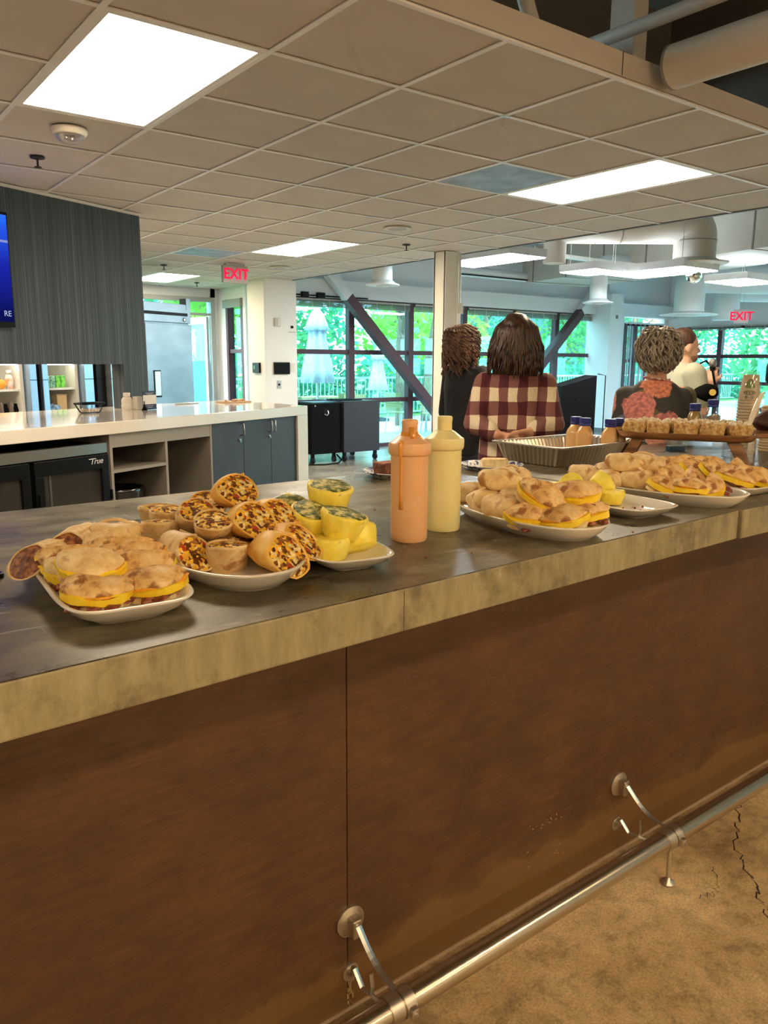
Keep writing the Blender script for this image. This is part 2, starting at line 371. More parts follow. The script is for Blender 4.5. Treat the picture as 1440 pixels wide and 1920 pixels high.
# unseen lamps added behind the camera to light the bar front and floor
for k, (x, y) in enumerate(((-1.6, -1.6), (1.1, -1.6), (3.8, -1.6), (-1.6, -3.8), (1.1, -3.8), (3.8, -3.8))):
    t = thing('added_pendant', 'long unseen pendant lamp added behind the camera, %s' % ['near row left', 'near row middle', 'near row right', 'far row left', 'far row middle', 'far row right'][k], 'light', (x, y, 3.0), group='added lamps behind the camera')
    MB().box(-.75, .75, -.11, .11, .012, .07).build('housing', M_alum, t)
    MB().box(-.73, .73, -.095, .095, .002, .012).build('diffuser', emat('lamp_added', (1.0, .74, .44), LAMP*1.9), t)
    MB().cyl((-.6, 0, .07), (-.6, 0, 1.3), .004, 6).cyl((.6, 0, .07), (.6, 0, 1.3), .004, 6).build('cable', M_black, t)
# ---- small ceiling things
M_plwhite = mat('white_plastic', (.72, .66, .58), .4)
t = thing('ceiling_beacon', 'white ceiling strobe beacon with clear dome below the big light panel', 'beacon', (1.247, 4.21, HC))
MB().lathe([(.085, 0), (.087, -.012), (.078, -.030), (.068, -.032)], seg=28).build('base', M_plwhite, t, smooth=True)
MB().lathe([(.068, -.030), (.060, -.048), (.040, -.064), (.015, -.071), (.001, -.072)], seg=28, cap0=False).build('dome', glass('clear_dome', (.9, .9, .95), .18, .05), t, smooth=True)
MB().cyl((-.015, 0, -.03), (-.015, 0, -.055), .009, 10).cyl((.012, 0, -.03), (.012, 0, -.06), .012, 10).build('flash_tube', M_alum, t, smooth=True)
def sprinkler(x, y, label):
    t = thing('sprinkler', label, 'sprinkler', (x, y, HC), group='ceiling sprinklers')
    MB().lathe([(.04, 0), (.038, -.006), (.012, -.010)], seg=18).build('escutcheon', mat('dark_bronze', (.05, .045, .04), .5, .6), t, smooth=True)
    MB().cyl((0, 0, -.008), (0, 0, -.05), .006, 8).build('stem', MATS['dark_bronze'], t)
    MB().lathe([(.019, -.050), (.021, -.054), (.006, -.056)], seg=14).build('deflector', MATS['dark_bronze'], t, smooth=True)
for a in ((1.264, 4.885, 'ceiling sprinkler head at the left below the white beacon'), (4.939, 6.171, 'ceiling sprinkler head near the white steel column'), (3.732, 9.253, 'ceiling sprinkler head behind the exit sign, left of it'), (4.916, 10.986, 'farthest ceiling sprinkler head above the fridge and open door')): sprinkler(*a)
for x, y, l in ((4.284, 5.478, 'round ceiling speaker grille near the column'), (4.9, 8.561, 'round ceiling speaker grille right of the exit sign')):
    t = thing('ceiling_speaker', l, 'speaker', (x, y, HC), group='round ceiling speakers')
    MB().lathe([(.118, 0.002), (.118, -.006), (.100, -.010)], seg=32).build('rim', M_plwhite, t, smooth=True)
    MB().lathe([(.100, -.009), (.05, -.012), (.001, -.013)], seg=32, cap0=False).build('grille', mat('speaker_grille', (.45, .44, .42), .7), t, smooth=True)
t = thing('ceiling_hook', 'small clear plastic hook clipped to the ceiling grid', 'hook', (X0+1*G, Y0+1*G, HC))
MB().box(-.02, .02, -.012, .012, -.004, -.0005).build('clip', glass('clear_plastic', (.95, .95, .95), .25, .1), t)
MB().tube([(.0, 0, -.004), (-.012, 0, -.02), (-.02, 0, -.035), (-.008, 0, -.045), (.005, 0, -.036)], .0025, 6).build('hook', MATS['clear_plastic'], t)
# exit sign
def exit_sign(loc, rz, w, h, label, red, glow, rods=None):
    t = thing('exit_sign', label, 'sign', loc, rz, 'exit signs')
    MB().box(-w/2, w/2, -.022, .022, -h/2, h/2).build('housing', mat('sign_grey', (.42, .40, .39), .45), t, bevel=.004)
    MB().box(-w/2+.012, w/2-.012, -.0245, -.021, -h/2+.012, h/2-.012).build('face', mat('sign_face', (.45, .40, .40), .4), t)
    tx = xf(text_mb('EXIT', h*.86, .002, bold=h*.016), Matrix.Translation((w*.03, -.026, 0)) @ Matrix.Diagonal((.93, 1, 1, 1)) @ FACE)
    tx.build('lettering', emat('exit_red', red, glow), t)
    ar = MB(); ar.add([(w*.44, -.026, .035), (w*.475, -.026, 0), (w*.44, -.026, -.035)], [(2, 1, 0)]); ar.build('arrow', MATS['exit_red'], t)
    if rods: MB().cyl((-.03, 0, h/2), (-.03, 0, rods), .003, 6).cyl((.03, 0, h/2), (.03, 0, rods), .003, 6).build('hanger', M_alum, t)
    else: MB().box(-.12, .12, -.035, .035, h/2, h/2+.02).build('canopy', mat('sign_grey', None), t)
    return t
exit_sign((4.322, 8.6, 2.44), 0, .315, .195, 'red lit EXIT sign hanging from the tiled ceiling above the back counter', (1., .012, .07), .5)
# ------------------------------------------------------------------ walls, pillars, windows
YW = 10.9
w = MB(); w.box(5.69, 16.6, YW-.18, YW+.15, 2.45, 2.72); struct('trim_1', w, M_white)              # beam over the windows
w = MB(); w.box(5.69, 16.8, YW+.02, YW+.2, 2.72, 4.46); struct('wall_front', w, M_white)
w = MB(); w.box(13.86, 14.9, YW, YW+.2, 0, 2.45); w.box(16.4, 16.6, YW, YW+.2, 0, 2.45); w.box(14.9, 16.4, YW, YW+.2, 0, .62); struct('wall_front_low', w, M_white)
struct('wall_pillar_left', MB().box(5.365, 5.88, 9.82, 10.31, 0, HC+.02), M_cream, bevel=.004)
p = struct('wall_pillar_middle', MB().box(5.503, 5.52, 6.234, 6.415, 0, HC).box(5.668, 5.685, 6.234, 6.415, 0, HC).box(5.503, 5.685, 6.24, 6.256, 0, HC).box(5.503, 5.685, 6.395, 6.411, 0, HC), M_cream)
MB().cyl((5.725, 6.26, 0), (5.725, 6.26, HC), .016, 12).build('conduit', M_cream, p, smooth=True)
MB().box(5.69, 5.75, 6.225, 6.24, 1.95, 2.06).build('junction_box', M_cream, p)
pr = struct('wall_pillar_right', MB().box(13.65, 14.05, 10.34, 10.9, 0, 2.85), M_white)
MB().box(13.64, 14.06, 10.33, 10.9, 0, .1).build('base_strip', mat('grey_vinyl', (.16, .18, .20), .6), pr)
MB().box(13.72, 13.95, 10.45, 10.75, 2.85, 4.4).build('post', M_white, pr)
MB().box(13.83, 13.90, 10.335, 10.34, 2.35, 2.42).build('clips', mat('grey_vinyl', None), pr)
# left rear: wall with door opening, return wall with window
w = MB(); w.box(-5, 3.9, 11.85, 12.0, 0, HC+.1); w.box(3.9, 5.6, 11.85, 12.0, 2.43, HC+.1); w.box(5.52, 5.75, 11.85, 12.0, 0, HC+.1); struct('wall_rear', w, M_white)
w = MB(); w.box(5.64, 5.78, 10.9, 11.0, 0, HC+.1); w.box(5.64, 5.78, 11.57, 11.95, 0, HC+.1); w.box(5.64, 5.78, 11.0, 11.57, 2.39, HC+.1); w.box(5.64, 5.78, 11.0, 11.57, 0, .35); struct('wall_return', w, M_white)
def frame_window(name, o, u, nrm, s0, s1, vs, hs, zt, zb, dep=.09, vw=.11, hw=.075):
    """o origin, u along the wall; mullions at vs, transoms at hs"""
    o = Vector((*o, 0)); u = Vector((*u, 0)); n = Vector((*nrm, 0))
    M = Matrix(((u.x, n.x, 0, o.x), (u.y, n.y, 0, o.y), (0, 0, 1, 0), (0, 0, 0, 1)))
    mb = MB(); mb.box(s0, s1, -dep/2, dep/2, zt-.06, zt, M); mb.box(s0, s1, -dep/2, dep/2, zb, zb+.06, M)
    root = struct(name, mb, M_plum)
    vs = sorted(vs)
    for s in vs: MB().box(s-vw/2, s+vw/2, -dep/2-.02, dep/2, zb, zt, M).build('mullion', M_plum, root)
    edges = [s0]+vs+[s1] if vs[0]-s0 > .15 else vs+([s1] if s1-vs[-1] > .15 else [])
    for a, b in zip(edges, edges[1:]):
        for z in hs: MB().box(a+vw/2*.9, b-vw/2*.9, -dep/2, dep/2, z-hw/2, z+hw/2, M).build('transom', M_plum, root)
        zz = [zb]+sorted(hs)+[zt]
        for q, r in zip(zz, zz[1:]): MB().box(a+.04, b-.04, -.004, .004, q+.03, r-.03, M).build('pane', M_glass, root)
    return root
frame_window('window_1', (0, YW), (1, 0), (0, 1), 5.72, 13.86, [6.28, 7.54, 8.80, 10.07, 11.33, 12.61, 13.81], [1.606, .807], 2.45, 0.0)
frame_window('window_2', (5.70, 0), (0, 1), (1, 0), 11.0, 11.57, [11.03, 11.53], [1.603], 2.39, .35, vw=.07, hw=.06)
frame_window('window_3', (0, YW+.05), (1, 0), (0, 1), 14.9, 16.4, [14.95, 15.32, 15.85, 16.35], [1.5], 2.32, .66, vw=.10)
frame_window('window_4', (16.6, 0), (0, 1), (1, 0), -1.0, 10.4, [10.35-k*1.27+.5*(k > 0) for k in range(0, 9)], [1.607, 1.03], 2.26, .02, vw=.10)
w = MB(); w.box(16.55, 16.75, -5, 10.9, 2.26, 4.46); w.box(16.5, 16.6, -5, 10.9, 2.55, 2.72); w.box(16.55, 16.75, 10.4, 11.0, 0, 2.26); w.box(16.55, 16.75, -5, -1, 0, 2.26); struct('wall_right', w, M_white)
# blinds rolled up over the windows
M_blind = mat('blind_grey', (.26, .27, .25), .6)
bl = [(6.33, 7.48, 'first bay right of the left white pillar'), (7.6, 8.74, 'second bay, right of the diagonal brace top'), (8.86, 10.0, 'third bay, left of the steel column'), (10.13, 11.27, 'fourth bay, behind the curly-haired woman'), (11.39, 12.55, 'fifth bay, right of the woman in plaid'), (12.67, 13.75, 'last bay before the right white pillar')]
def blind(a, b, label, M, z1=2.43, z0=2.32):
    t = thing('window_blind', label, 'blind', tuple(M @ Vector(((a+b)/2, 0, z0))), math.degrees(math.atan2(M[1][0], M[0][0])), 'raised window blinds')
    h = (b-a)/2
    MB().box(-h, h, -.03, .02, z1-z0-.03, z1-z0).build('headrail', mat('blind_rail', (.45, .44, .40), .5), t)
    sl = MB().box(-h, h, -.028, .018, 0, .004)
    me = sl.mesh('slat', M_blind)
    for k in range(8):
        o = bpy.data.objects.new('slat', me); COL.objects.link(o); o.parent = t; o.location = (0, 0, .008+k*.0085)
    MB().box(-h, h, -.03, .02, -.012, .002).build('bottom_rail', M_blind, t)
    for q in (-.75, -.25, .3, .8): MB().cyl((h*q, -.032, -.02), (h*q, -.032, z1-z0), .004, 6).build('lift_cord', mat('cord_white', (.7, .68, .6), .7), t)
MX = Matrix.Translation((0, YW-.07, 0))
for a, b, l in bl: blind(a, b, 'grey window blind drawn up above the '+l, MX)
MYr = Matrix.Translation((16.5, 0, 0)) @ Matrix.Rotation(R(-90), 4, 'Z')
for k in range(3): blind(-(10.3-k*1.27)+.03, -(10.3-k*1.27)+1.2, 'cream blind drawn up over the far window, '+['nearest the corner', 'behind the man with the microphone', 'above the stack of cups'][k], MYr, 2.27, 2.18)
# window blind at the small rear window
t = thing('window_blind', 'beige blind drawn up over the narrow window beside the open door', 'blind', (5.62, 11.28, 2.26), 90, 'raised window blinds')
MB().box(-.30, .30, -.02, .03, .0, .12).build('headrail', M_blind, t)
# vertical blinds at the side window
for k, x in enumerate((15.02, 15.14, 15.46, 15.60, 15.74, 15.97, 16.1, 16.22)):
    tag(MB().box(x, x+.055, YW-.03, YW-.02, .66, 2.28).build('blind_slat', mat('vblind', (.46, .42, .50), .6)), 'pale vertical blind slat %s in the side window by the right pillar' % ['leftmost', 'second', 'third', 'fourth', 'fifth', 'sixth', 'seventh', 'rightmost'][k], 'blind', 'vertical blind slats')
t = thing('curtain_rail', 'white rail with clips above the side window vertical blinds', 'rail', (15.6, YW-.06, 2.32))
MB().box(-.72, .8, -.02, .02, -.02, .02).build('rail', M_white, t)
cl = MB().box(-.02, .02, -.025, .0, -.06, -.02).mesh('clip', M_black)
for k in range(9):
    o = bpy.data.objects.new('clip', cl); COL.objects.link(o); o.parent = t; o.location = (-.65+k*.17, 0, 0)
# rail with dark rollers over first window bay
t = thing('shade_bracket', 'black roller bracket above the window right of the left pillar', 'bracket', (6.55, YW-.22, 2.46))
MB().cyl((-.3, 0, 0), (1.2, 0, 0), .012, 8).build('rod', M_black, t)
MB().box(-.06, .06, -.03, .03, -.04, .05).build('roller', M_black, t, bevel=.008); MB().box(.22, .36, -.03, .03, -.04, .05).build('roller', M_black, t, bevel=.008)
# ---- diagonal braces
def brace(label, a, b, zsplit):
    a = Vector(a); b = Vector(b); d = (b-a).normalized(); n = Vector((0, 1, 0)); s = d.cross(n)
    t = thing('steel_brace', label, 'brace', tuple(b), group='diagonal steel braces')
    def seg(p, q, m, nm):
        mb = MB(); h = .075
        mb.rings([[tuple(c+s*h*x+n*h*y) for x, y in ((-1, -1), (1, -1), (1, 1), (-1, 1))] for c in (p, q)])
        fixn(mb.build(nm, m, t, world=True))
    k = (a.z-zsplit)/(a.z-b.z); c = a.lerp(b, k)
    seg(a, c, M_white, 'upper_length'); seg(c, b, M_plum, 'lower_length')
    return t
brace('diagonal steel brace descending to the right from the left pillar, plum below', (6.35, 10.62, 3.40), (9.78, 10.62, .01), 2.46)
brace('diagonal steel brace rising to the right behind the woman in plaid', (13.62, 10.62, 3.0), (10.42, 10.62, .01), 2.46)
# wall devices on left pillar
def device(name, label, cat, x, z, w, h, d, m, extra=None, y=9.82):
    t = thing(name, label, cat, (x, y, z))
    MB().box(-w/2, w/2, -d, 0, -h/2, h/2).build('case', m, t, bevel=min(.006, w*.1))
    return t
t = thing('card_reader', 'small dark card reader box on the left side of the white pillar', 'card reader', (5.365, 10.05, 1.36), -90)
MB().box(-.1, .1, -.03, 0, -.07, .07).build('case', M_black, t, bevel=.006); MB().box(-.06, -.02, -.032, -.03, -.02, .03).build('indicator', mat('green_led', (.02, .2, .1), .4), t)
t = device('wall_tablet', 'black tablet-shaped wall panel on the white pillar front', 'tablet', 5.62, 1.355, .25, .165, .03, M_black); MB().box(-.11, .11, -.032, -.03, -.065, .065).build('screen', mat('dark_screen', (.006, .006, .007), .15), t)
t = device('thermostat', 'beige thermostat high on the white pillar', 'thermostat', 5.561, 1.985, .09, .12, .025, mat('beige_plastic', (.55, .52, .45), .5)); MB().box(.0, .03, -.03, -.025, -.04, .04).build('lever', M_plwhite, t)
t = device('outlet_plate', 'steel outlet plate low on the white pillar', 'outlet', 5.575, 1.128, .075, .115, .006, M_alum); MB().cyl((0, -.007, 0), (0, -.012, 0), .016, 12).build('socket', M_black, t)
t = device('light_switch', 'white light switch beside the black wall tablet', 'switch', 5.80, 1.365, .075, .12, .006, M_plwhite); MB().box(-.017, .017, -.01, -.006, -.03, .03).build('rocker', M_plwhite, t)
t = device('wall_sensor', 'tiny black sensor near the right edge of the white pillar', 'sensor', 5.80, 1.925, .035, .035, .02, M_black); MB().box(-.06, .06, -.004, -.001, -.075, -.065).build('tape_mark', mat('sign_grey', None), t)
# ---- rear glass door, standing open
fr = MB(); fr.box(3.95, 5.56, 11.78, 11.86, 2.36, 2.43); fr.box(5.49, 5.56, 11.78, 11.86, 0, 2.36); fr.box(3.9, 3.97, 11.78, 11.86, 0, 2.43); fr.box(3.95, 5.5, 11.8, 11.84, 2.15, 2.19)
dr = struct('door_1', fr, mat('door_frame_grey', (.34, .36, .37), .4))
MB().box(3.97, 5.49, 11.815, 11.825, 2.19, 2.36).build('transom_pane', M_glass, dr)
HM = Matrix.Translation((5.46, 11.86, 0)) @ Matrix.Rotation(R(97), 4, 'Z')
leaf = MB()
for a in ((0, .07, 0, 2.14), (.83, .9, 0, 2.14)): leaf.box(a[0], a[1], -.02, .02, a[2], a[3], HM)
leaf.box(.07, .83, -.02, .02, 2.03, 2.14, HM); leaf.box(.07, .83, -.02, .02, 0, .15, HM)
leaf.build('door_leaf', mat('door_leaf_alu', (.42, .46, .48), .35, .6), dr)
MB().box(.07, .83, -.004, .004, 1.45, 2.03, HM).build('pane', M_glass, dr)
MB().box(.07, .83, -.004, .004, .15, 1.45, HM).build('frosted_pane', mat('frosted_blue', (.06, .36, .58), .6, alpha=1, trans=.0), dr)
MB().cyl(tuple(HM @ Vector((.78, -.05, .9))), tuple(HM @ Vector((.78, -.05, 1.25))), .012, 8).build('pull_handle', M_alum, dr)
# ------------------------------------------------------------------ hall ducts and lights
def duct(name, label, pts, r, m, flange=None, seg=24, cat='duct', rings=()):
    t = thing(name, label, cat, tuple(pts[-1]), group='round air ducts')
    P = [Vector(p) for p in pts]
    # round the corners
    Q = [P[0]]
    for i in range(1, len(P)-1):
        a, b, c = P[i-1], P[i], P[i+1]; k = min(r*1.6, (b-a).length*.45, (c-b).length*.45)
        s0 = b+(a-b).normalized()*k; s1 = b+(c-b).normalized()*k
        for j in range(9): u = j/8; Q.append(s0*(1-u)**2+b*2*u*(1-u)+s1*u*u)
    Q.append(P[-1])
    MB().tube(Q, r, seg).build('tube', m, t, smooth=True, world=True, auto=50)
    if flange:
        e = P[-1]; MB().lathe([(r*1.02, .05), (flange*.8, .012), (flange, 0), (flange*.98, -.014), (flange*.7, -.006), (r*.8, -.02), (r*.5, 0)], c=tuple(e), seg=28).build('diffuser_flange', m, t, smooth=True, world=True)
        MB().lathe([(r*.62, -.012), (r*.6, -.03), (r*.25, -.022), (.01, -.026)], c=tuple(e), seg=20).build('diffuser_cone', m, t, smooth=True, world=True)
    for (q, dd) in rings:
        q = Vector(q); dd = Vector(dd).normalized(); MB().cyl(q-dd*.006, q+dd*.006, r*1.012, seg).build('seam', mat('duct_seam', (.25, .23, .2), .6), t, world=True)
    return t
duct('air_duct', 'short white duct with round diffuser above the diagonal brace', [(6.03, 8.0, 4.4), (6.03, 8.0, 2.39)], .125, M_ductw, .21)
duct('air_duct', 'grey round duct stub hanging behind the ceiling edge, left of the lights', [(8.03, 7.0, 4.4), (8.03, 7.0, 2.70)], .145, M_duct)
duct('air_duct', 'white curved duct with flange left of the right pillar', [(11.6, 7.6, 2.95), (10.1, 7.9, 2.95), (10.1, 7.9, 2.365)], .13, M_ductw, .23)
duct('air_duct', 'big grey elbow duct with wide flange above the mirror ball', [(6.2, 8.6, 3.20), (7.6, 7.35, 3.20), (9.29, 5.82, 3.17), (9.29, 5.82, 2.69)], .255, M_duct, .42, rings=[((9.29, 5.82, 2.95), (0, 0, 1)), ((8.6, 6.44, 3.18), (1, -.9, 0))])
duct('air_duct', 'white sloping elbow duct with flange in front of the far wall', [(16.4, 6.6, 3.0), (14.4, 7.6, 2.95), (13.05, 8.2, 2.95), (13.05, 8.2, 2.31)], .26, M_ductw, .5)
duct('air_duct', 'farthest white vertical duct beside the hanging exit sign', [(16.3, 7.2, 2.85), (14.55, 8.35, 2.85), (14.55, 8.35, 2.27)], .24, M_ductw)
t = thing('rectangular_duct', 'large rectangular grey duct running across the hall behind the elbow duct', 'duct', (11.3, 7.5, 2.9))
MB().box(-.75, .75, -2.6, 2.9, 0, .62, Matrix.Rotation(R(-12), 4, 'Z')).build('casing', M_duct, t)
for k in range(6):
    y = -2.2+k*.95; MB().box(-.757, .757, y, y+.025, -.007, .627, Matrix.Rotation(R(-12), 4, 'Z')).build('seam', MATS['duct_seam'], t)
# near duct and pipe over the bar, camera side
duct('air_duct', 'fat round duct overhead at the top right corner, above the bar', [(3.03, 2.06, 2.635), (3.03, .9, 2.635), (3.03, -3.0, 2.635)], .085, M_duct, rings=[((3.03, 2.055, 2.635), (0, 1, 0))])
t = thing('ceiling_pipe', 'thin cream pipe crossing above the ceiling edge at top right', 'pipe', (3.9, 2.9, 3.1))
MB().tube([(3.7, 4.2, 3.15), (3.7, 2.6, 3.15), (3.7, -2, 3.15)], .035, 16).build('tube', M_duct, t, smooth=True, world=True)
t = thing('steel_post', 'cream steel post rising above the ceiling edge at top right', 'post', (4.0, 3.02, 2.66))
MB().box(-.06, .06, -.08, .08, 0, 1.7).build('post', M_duct, t)
t = thing('roof_strut', 'slanted cream roof strut above the ceiling fascia', 'strut', (3.0, 3.3, 2.7))
MB().tube([(2.87, 2.6, 2.72), (2.55, 2.6, 3.3)], .035, 12).build('tube', M_duct, t, smooth=True, world=True)
t = thing('roof_beam', 'dark roof girder above the ceiling at the top right', 'beam', (5, 4.2, 3.1))
MB().box(1.5, 9.5, 4.0, 4.2, 3.5, 4.1).box(1.5, 9.5, 3.9, 4.3, 3.5, 3.53).build('web', mat('dark_paint', (.13, .115, .10), .7), t, world=True)
for k in range(6): tag(MB().cyl((3.2+.3*k, 1.6+.12*k, 2.75), (3.2+.3*k, 1.6+.12*k, 4.3), .003, 5).build('hanger_rod', M_alum), 'thin steel hanger rod above the bar, %s from the left' % ['first', 'second', 'third', 'fourth', 'fifth', 'sixth'][k], 'rod', 'ceiling hanger rods')
# suspended hall lights
M_hall = emat('hall_diffuser', (.90, .97, 1.0), 22.0)
hl = [(8.22, 8.80, 6.50, 7.08, 2.6, 'left square hanging hall light panel'), (8.84, 9.62, 5.66, 6.85, 2.6, 'middle hanging hall light panel behind the elbow duct'), (10.75, 11.7, 5.9, 6.55, 2.6, 'right hanging hall light panel beneath the rectangular duct'), (6.5, 7.1, 6.3, 7.5, 2.62, 'hanging hall light panel by the white steel column'), (12.4, 13.6, 4.6, 5.2, 2.7, 'far right hanging hall light panel')]
for x0, x1, y0, y1, z, l in hl:
    t = thing('hanging_light', l, 'light', ((x0+x1)/2, (y0+y1)/2, z), group='hanging hall lights')
    MB().box(x0, x1, y0, y1, z+.01, z+.10).build('housing', M_white, t, world=True)
    MB().box(x0+.015, x1-.015, y0+.015, y1-.015, z, z+.012).build('diffuser', M_hall, t, world=True)
    MB().box(x0+.03, x1-.03, y0+.03, y1-.03, z+.10, z+.104).build('added_glow', emat('hall_added_glow', (.80, .93, 1.0), 3.2), t, world=True)  # glowing top added to brighten the hall deck and walls
    cb = MB()
    for x in (x0+.1, x1-.1):
        for y in (y0+.1, y1-.1): cb.cyl((x, y, z+.1), (x, y, 4.4), .004, 5)
    cb.build('cable', M_alum, t, world=True)
t = thing('mirror_ball', 'small silver mirror ball hanging under the elbow duct', 'mirror ball', (9.25, 5.78, 2.50))
MB().ball((0, 0, .03), .095, 18, 12).build('ball', mat('mirror', (.8, .78, .74), .06, 1.), t); MB().cyl((0, 0, .12), (0, 0, .19), .008, 8).build('hanger', M_alum, t)
t = thing('ceiling_track', 'thin grey ceiling track above the hanging hall lights', 'track', (9.5, 7, 2.95)); MB().box(8.1, 9.9, 7.1, 7.16, 2.80, 2.85).build('rail', M_alum, t, world=True)
t = thing('projection_screen', 'rolled white projection screen case under the window beam', 'screen', (10.9, 10.4, 2.95))
MB().tube([(9.4, 10.4, 3.0), (12.2, 10.4, 3.0)], .09, 16).build('case', M_white, t, smooth=True, world=True, auto=50); MB().box(9.45, 12.1, 10.31, 10.33, 2.93, 2.95).build('slot', M_black, t, world=True)
exit_sign((13.8, 7.63, 2.28), -52, .24, .24, 'small hanging EXIT sign at the far right of the hall', (1., .02, .08), .5, rods=2.12)
# joists
for k, x in enumerate((7.6, 9.9, 12.2, 14.5)):
    t = thing('roof_joist', 'white open-web roof joist, %s from the tiled ceiling' % ['first', 'second', 'third', 'fourth'][k], 'joist', (x, 3, 3.9), group='open-web roof joists')
    MB().box(x-.05, x+.05, -5, 10.9, 4.28, 4.34).box(x-.05, x+.05, -5, 10.9, 3.78, 3.84).build('chord', M_ductw, t, world=True)
    wb = MB()
    for q in range(18): y = -4.6+q*.86; wb.cyl((x, y, 3.82), (x, y+.43, 4.3), .025, 6).cyl((x, y+.43, 4.3), (x, y+.86, 3.82), .025, 6)
    wb.build('web', M_ductw, t, world=True)
# ------------------------------------------------------------------ outside
M_patio = mat('patio', (.50, .52, .52), .7, col2=(.60, .62, .62), scale=2., bump=.1, bscale=40.)
g = MB(); g.box(5.8, 40, 11.05, 17.0, -.2, -.03); g.box(16.8, 24, -14, 11.05, -.2, -.03); tag(g.build('patio_ground', M_patio), kind='structure')
M_grass = mat('lawn', (.12, .26, .06), .9, col2=(.24, .42, .10), scale=6.)
g = MB(); g.box(-30, 70, 17.0, 70, -.3, -.05); g.box(24, 70, -40, 17, -.3, -.05); g.box(-30, 5.8, 12.02, 17, -.3, -.05); tag(g.build('lawn_ground', M_grass), kind='structure')
def leafmat(name, a, b):
    m = mat(name, a, .6, col2=b, scale=.9, detail=5., lo=.35, hi=.65); bsdf(m).inputs['Subsurface Weight'].default_value = 0
    nt = m.node_tree; tr = nt.nodes.new('ShaderNodeBsdfTranslucent'); tr.inputs[0].default_value = (*[min(1, x*1.6) for x in b], 1)
    ms = nt.nodes.new('ShaderNodeMixShader'); ms.inputs[0].default_value = .4; out = nt.nodes['Material Output']
    nt.links.new(bsdf(m).outputs[0], ms.inputs[1]); nt.links.new(tr.outputs[0], ms.inputs[2]); nt.links.new(ms.outputs[0], out.inputs[0]); return m
LM = [leafmat('leaf_bright', (.10, .30, .05), (.30, .52, .10)), leafmat('leaf_mid', (.04, .22, .07), (.13, .40, .16)), leafmat('leaf_teal', (.03, .18, .12), (.10, .38, .26)), leafmat('leaf_yellow', (.30, .40, .08), (.52, .58, .14))]
M_bark = mat('bark', (.20, .15, .11), .9, col2=(.34, .27, .20), scale=12., stretch=(4, 4, .6), bump=.4)
M_barkp = mat('bark_pale', (.55, .50, .46), .9, col2=(.75, .70, .66), scale=9.)
def tree(label, x, y, h, rad, lm, seed, trunk=.16, z0=None, n=1500, ls=.16, pale=False, lean=0.):
    rnd = random.Random(seed); t = thing('tree', label, 'tree', (x, y, -.05), group='trees outside the windows')
    zc = h*.62 if z0 is None else z0
    tr = MB(); top = Vector((lean, .1*lean, h*.8)); tr.tube([(0, 0, 0), (lean*.15, .05, h*.25), (lean*.5, 0, h*.5), tuple(top)], [trunk, trunk*.8, trunk*.6, trunk*.2], 9)
    for k in range(5):
        a = rnd.uniform(0, 6.28); z = h*rnd.uniform(.3, .6); tr.tube([(lean*z/h, 0, z), (lean*z/h+math.cos(a)*rad*.3, math.sin(a)*rad*.3, z+h*.12), (lean*z/h+math.cos(a)*rad*.65, math.sin(a)*rad*.65, z+h*.25)], [trunk*.4, trunk*.28, trunk*.1], 6)
    tr.build('trunk', M_barkp if pale else M_bark, t, smooth=True)
    fb = MB(); blobs = [(Vector((rnd.uniform(-.6, .6)*rad+lean*.6, rnd.uniform(-.6, .6)*rad, zc+rnd.uniform(-.75, .8)*(h-zc))), rad*rnd.uniform(.35, .6)) for _ in range(11)]
    vs = []; fs = []
    for k in range(n):
        c, r = blobs[k % len(blobs)]; d = Vector((rnd.gauss(0, 1), rnd.gauss(0, 1), rnd.gauss(0, 1))).normalized()*r*rnd.uniform(.45, 1.05)
        q = c+d; e = Euler((rnd.uniform(-1, 1), rnd.uniform(-1, 1), rnd.uniform(0, 6.28))).to_matrix(); s = ls*rnd.uniform(.6, 1.4)
        i = len(vs); vs += [tuple(q+e @ Vector(v)) for v in ((-s, 0, 0), (0, -s*.55, s*.1), (s, 0, 0), (0, s*.55, s*.1))]; fs.append((i, i+1, i+2, i+3))
    fb.add(vs, fs); tag(fb.build('foliage', LM[lm], t), kind='stuff')
tl = [(9.0, 20, 7.5, 2.6, 2), (12.2, 21, 6.0, 2.4, 1), (14.2, 22.5, 7.5, 2.8, 2), (17.5, 22, 7, 2.8, 0), (20.5, 23, 6.5, 2.6, 3), (23.5, 24, 8, 3.0, 2), (27.5, 24, 7.0, 3.2, 1), (31, 26, 8, 3.4, 0), (35, 25, 7, 3.2, 2), (39.5, 25, 7.5, 3.4, 1), (44, 27, 8, 3.6, 2),
      (7.0, 15.4, 5.6, 1.7, 0), (5.7, 17.5, 6, 2.0, 1), (27, 13.5, 7, 2.6, 1), (27.5, 9.5, 7, 2.6, 3), (26, 5.5, 7.5, 2.6, 2), (28, 2, 7, 2.8, 0), (33, 15, 8, 3.2, 2), (34, 7, 9, 3.5, 1)]
wd = ['tall teal', 'rounded green', 'broad teal', 'bright green', 'yellowish', 'tall dark', 'mid green', 'pale green']
for k, (x, y, h, r, lm) in enumerate(tl):
    tree('%s tree outside, number %s of the tree line counted from the left' % (wd[k % 8], ['one', 'two', 'three', 'four', 'five', 'six', 'seven', 'eight', 'nine', 'ten', 'eleven', 'twelve', 'thirteen', 'fourteen', 'fifteen', 'sixteen', 'seventeen', 'eighteen', 'nineteen'][k]), x, y, h, r, lm, 100+k, z0=h*.52, n=1700, ls=.15, pale=(k in (13, 15)))
for k, (x, y, ln) in enumerate(((11.55, 14.6, .1), (13.0, 15.4, .9))):
    tree(['slim grey tree trunk outside, left of the steel column', 'leaning tree trunk outside, beside the steel column'][k], x, y, 6.5, 1.6, 1, 50+k, trunk=.13, z0=4.8, n=700, lean=ln)
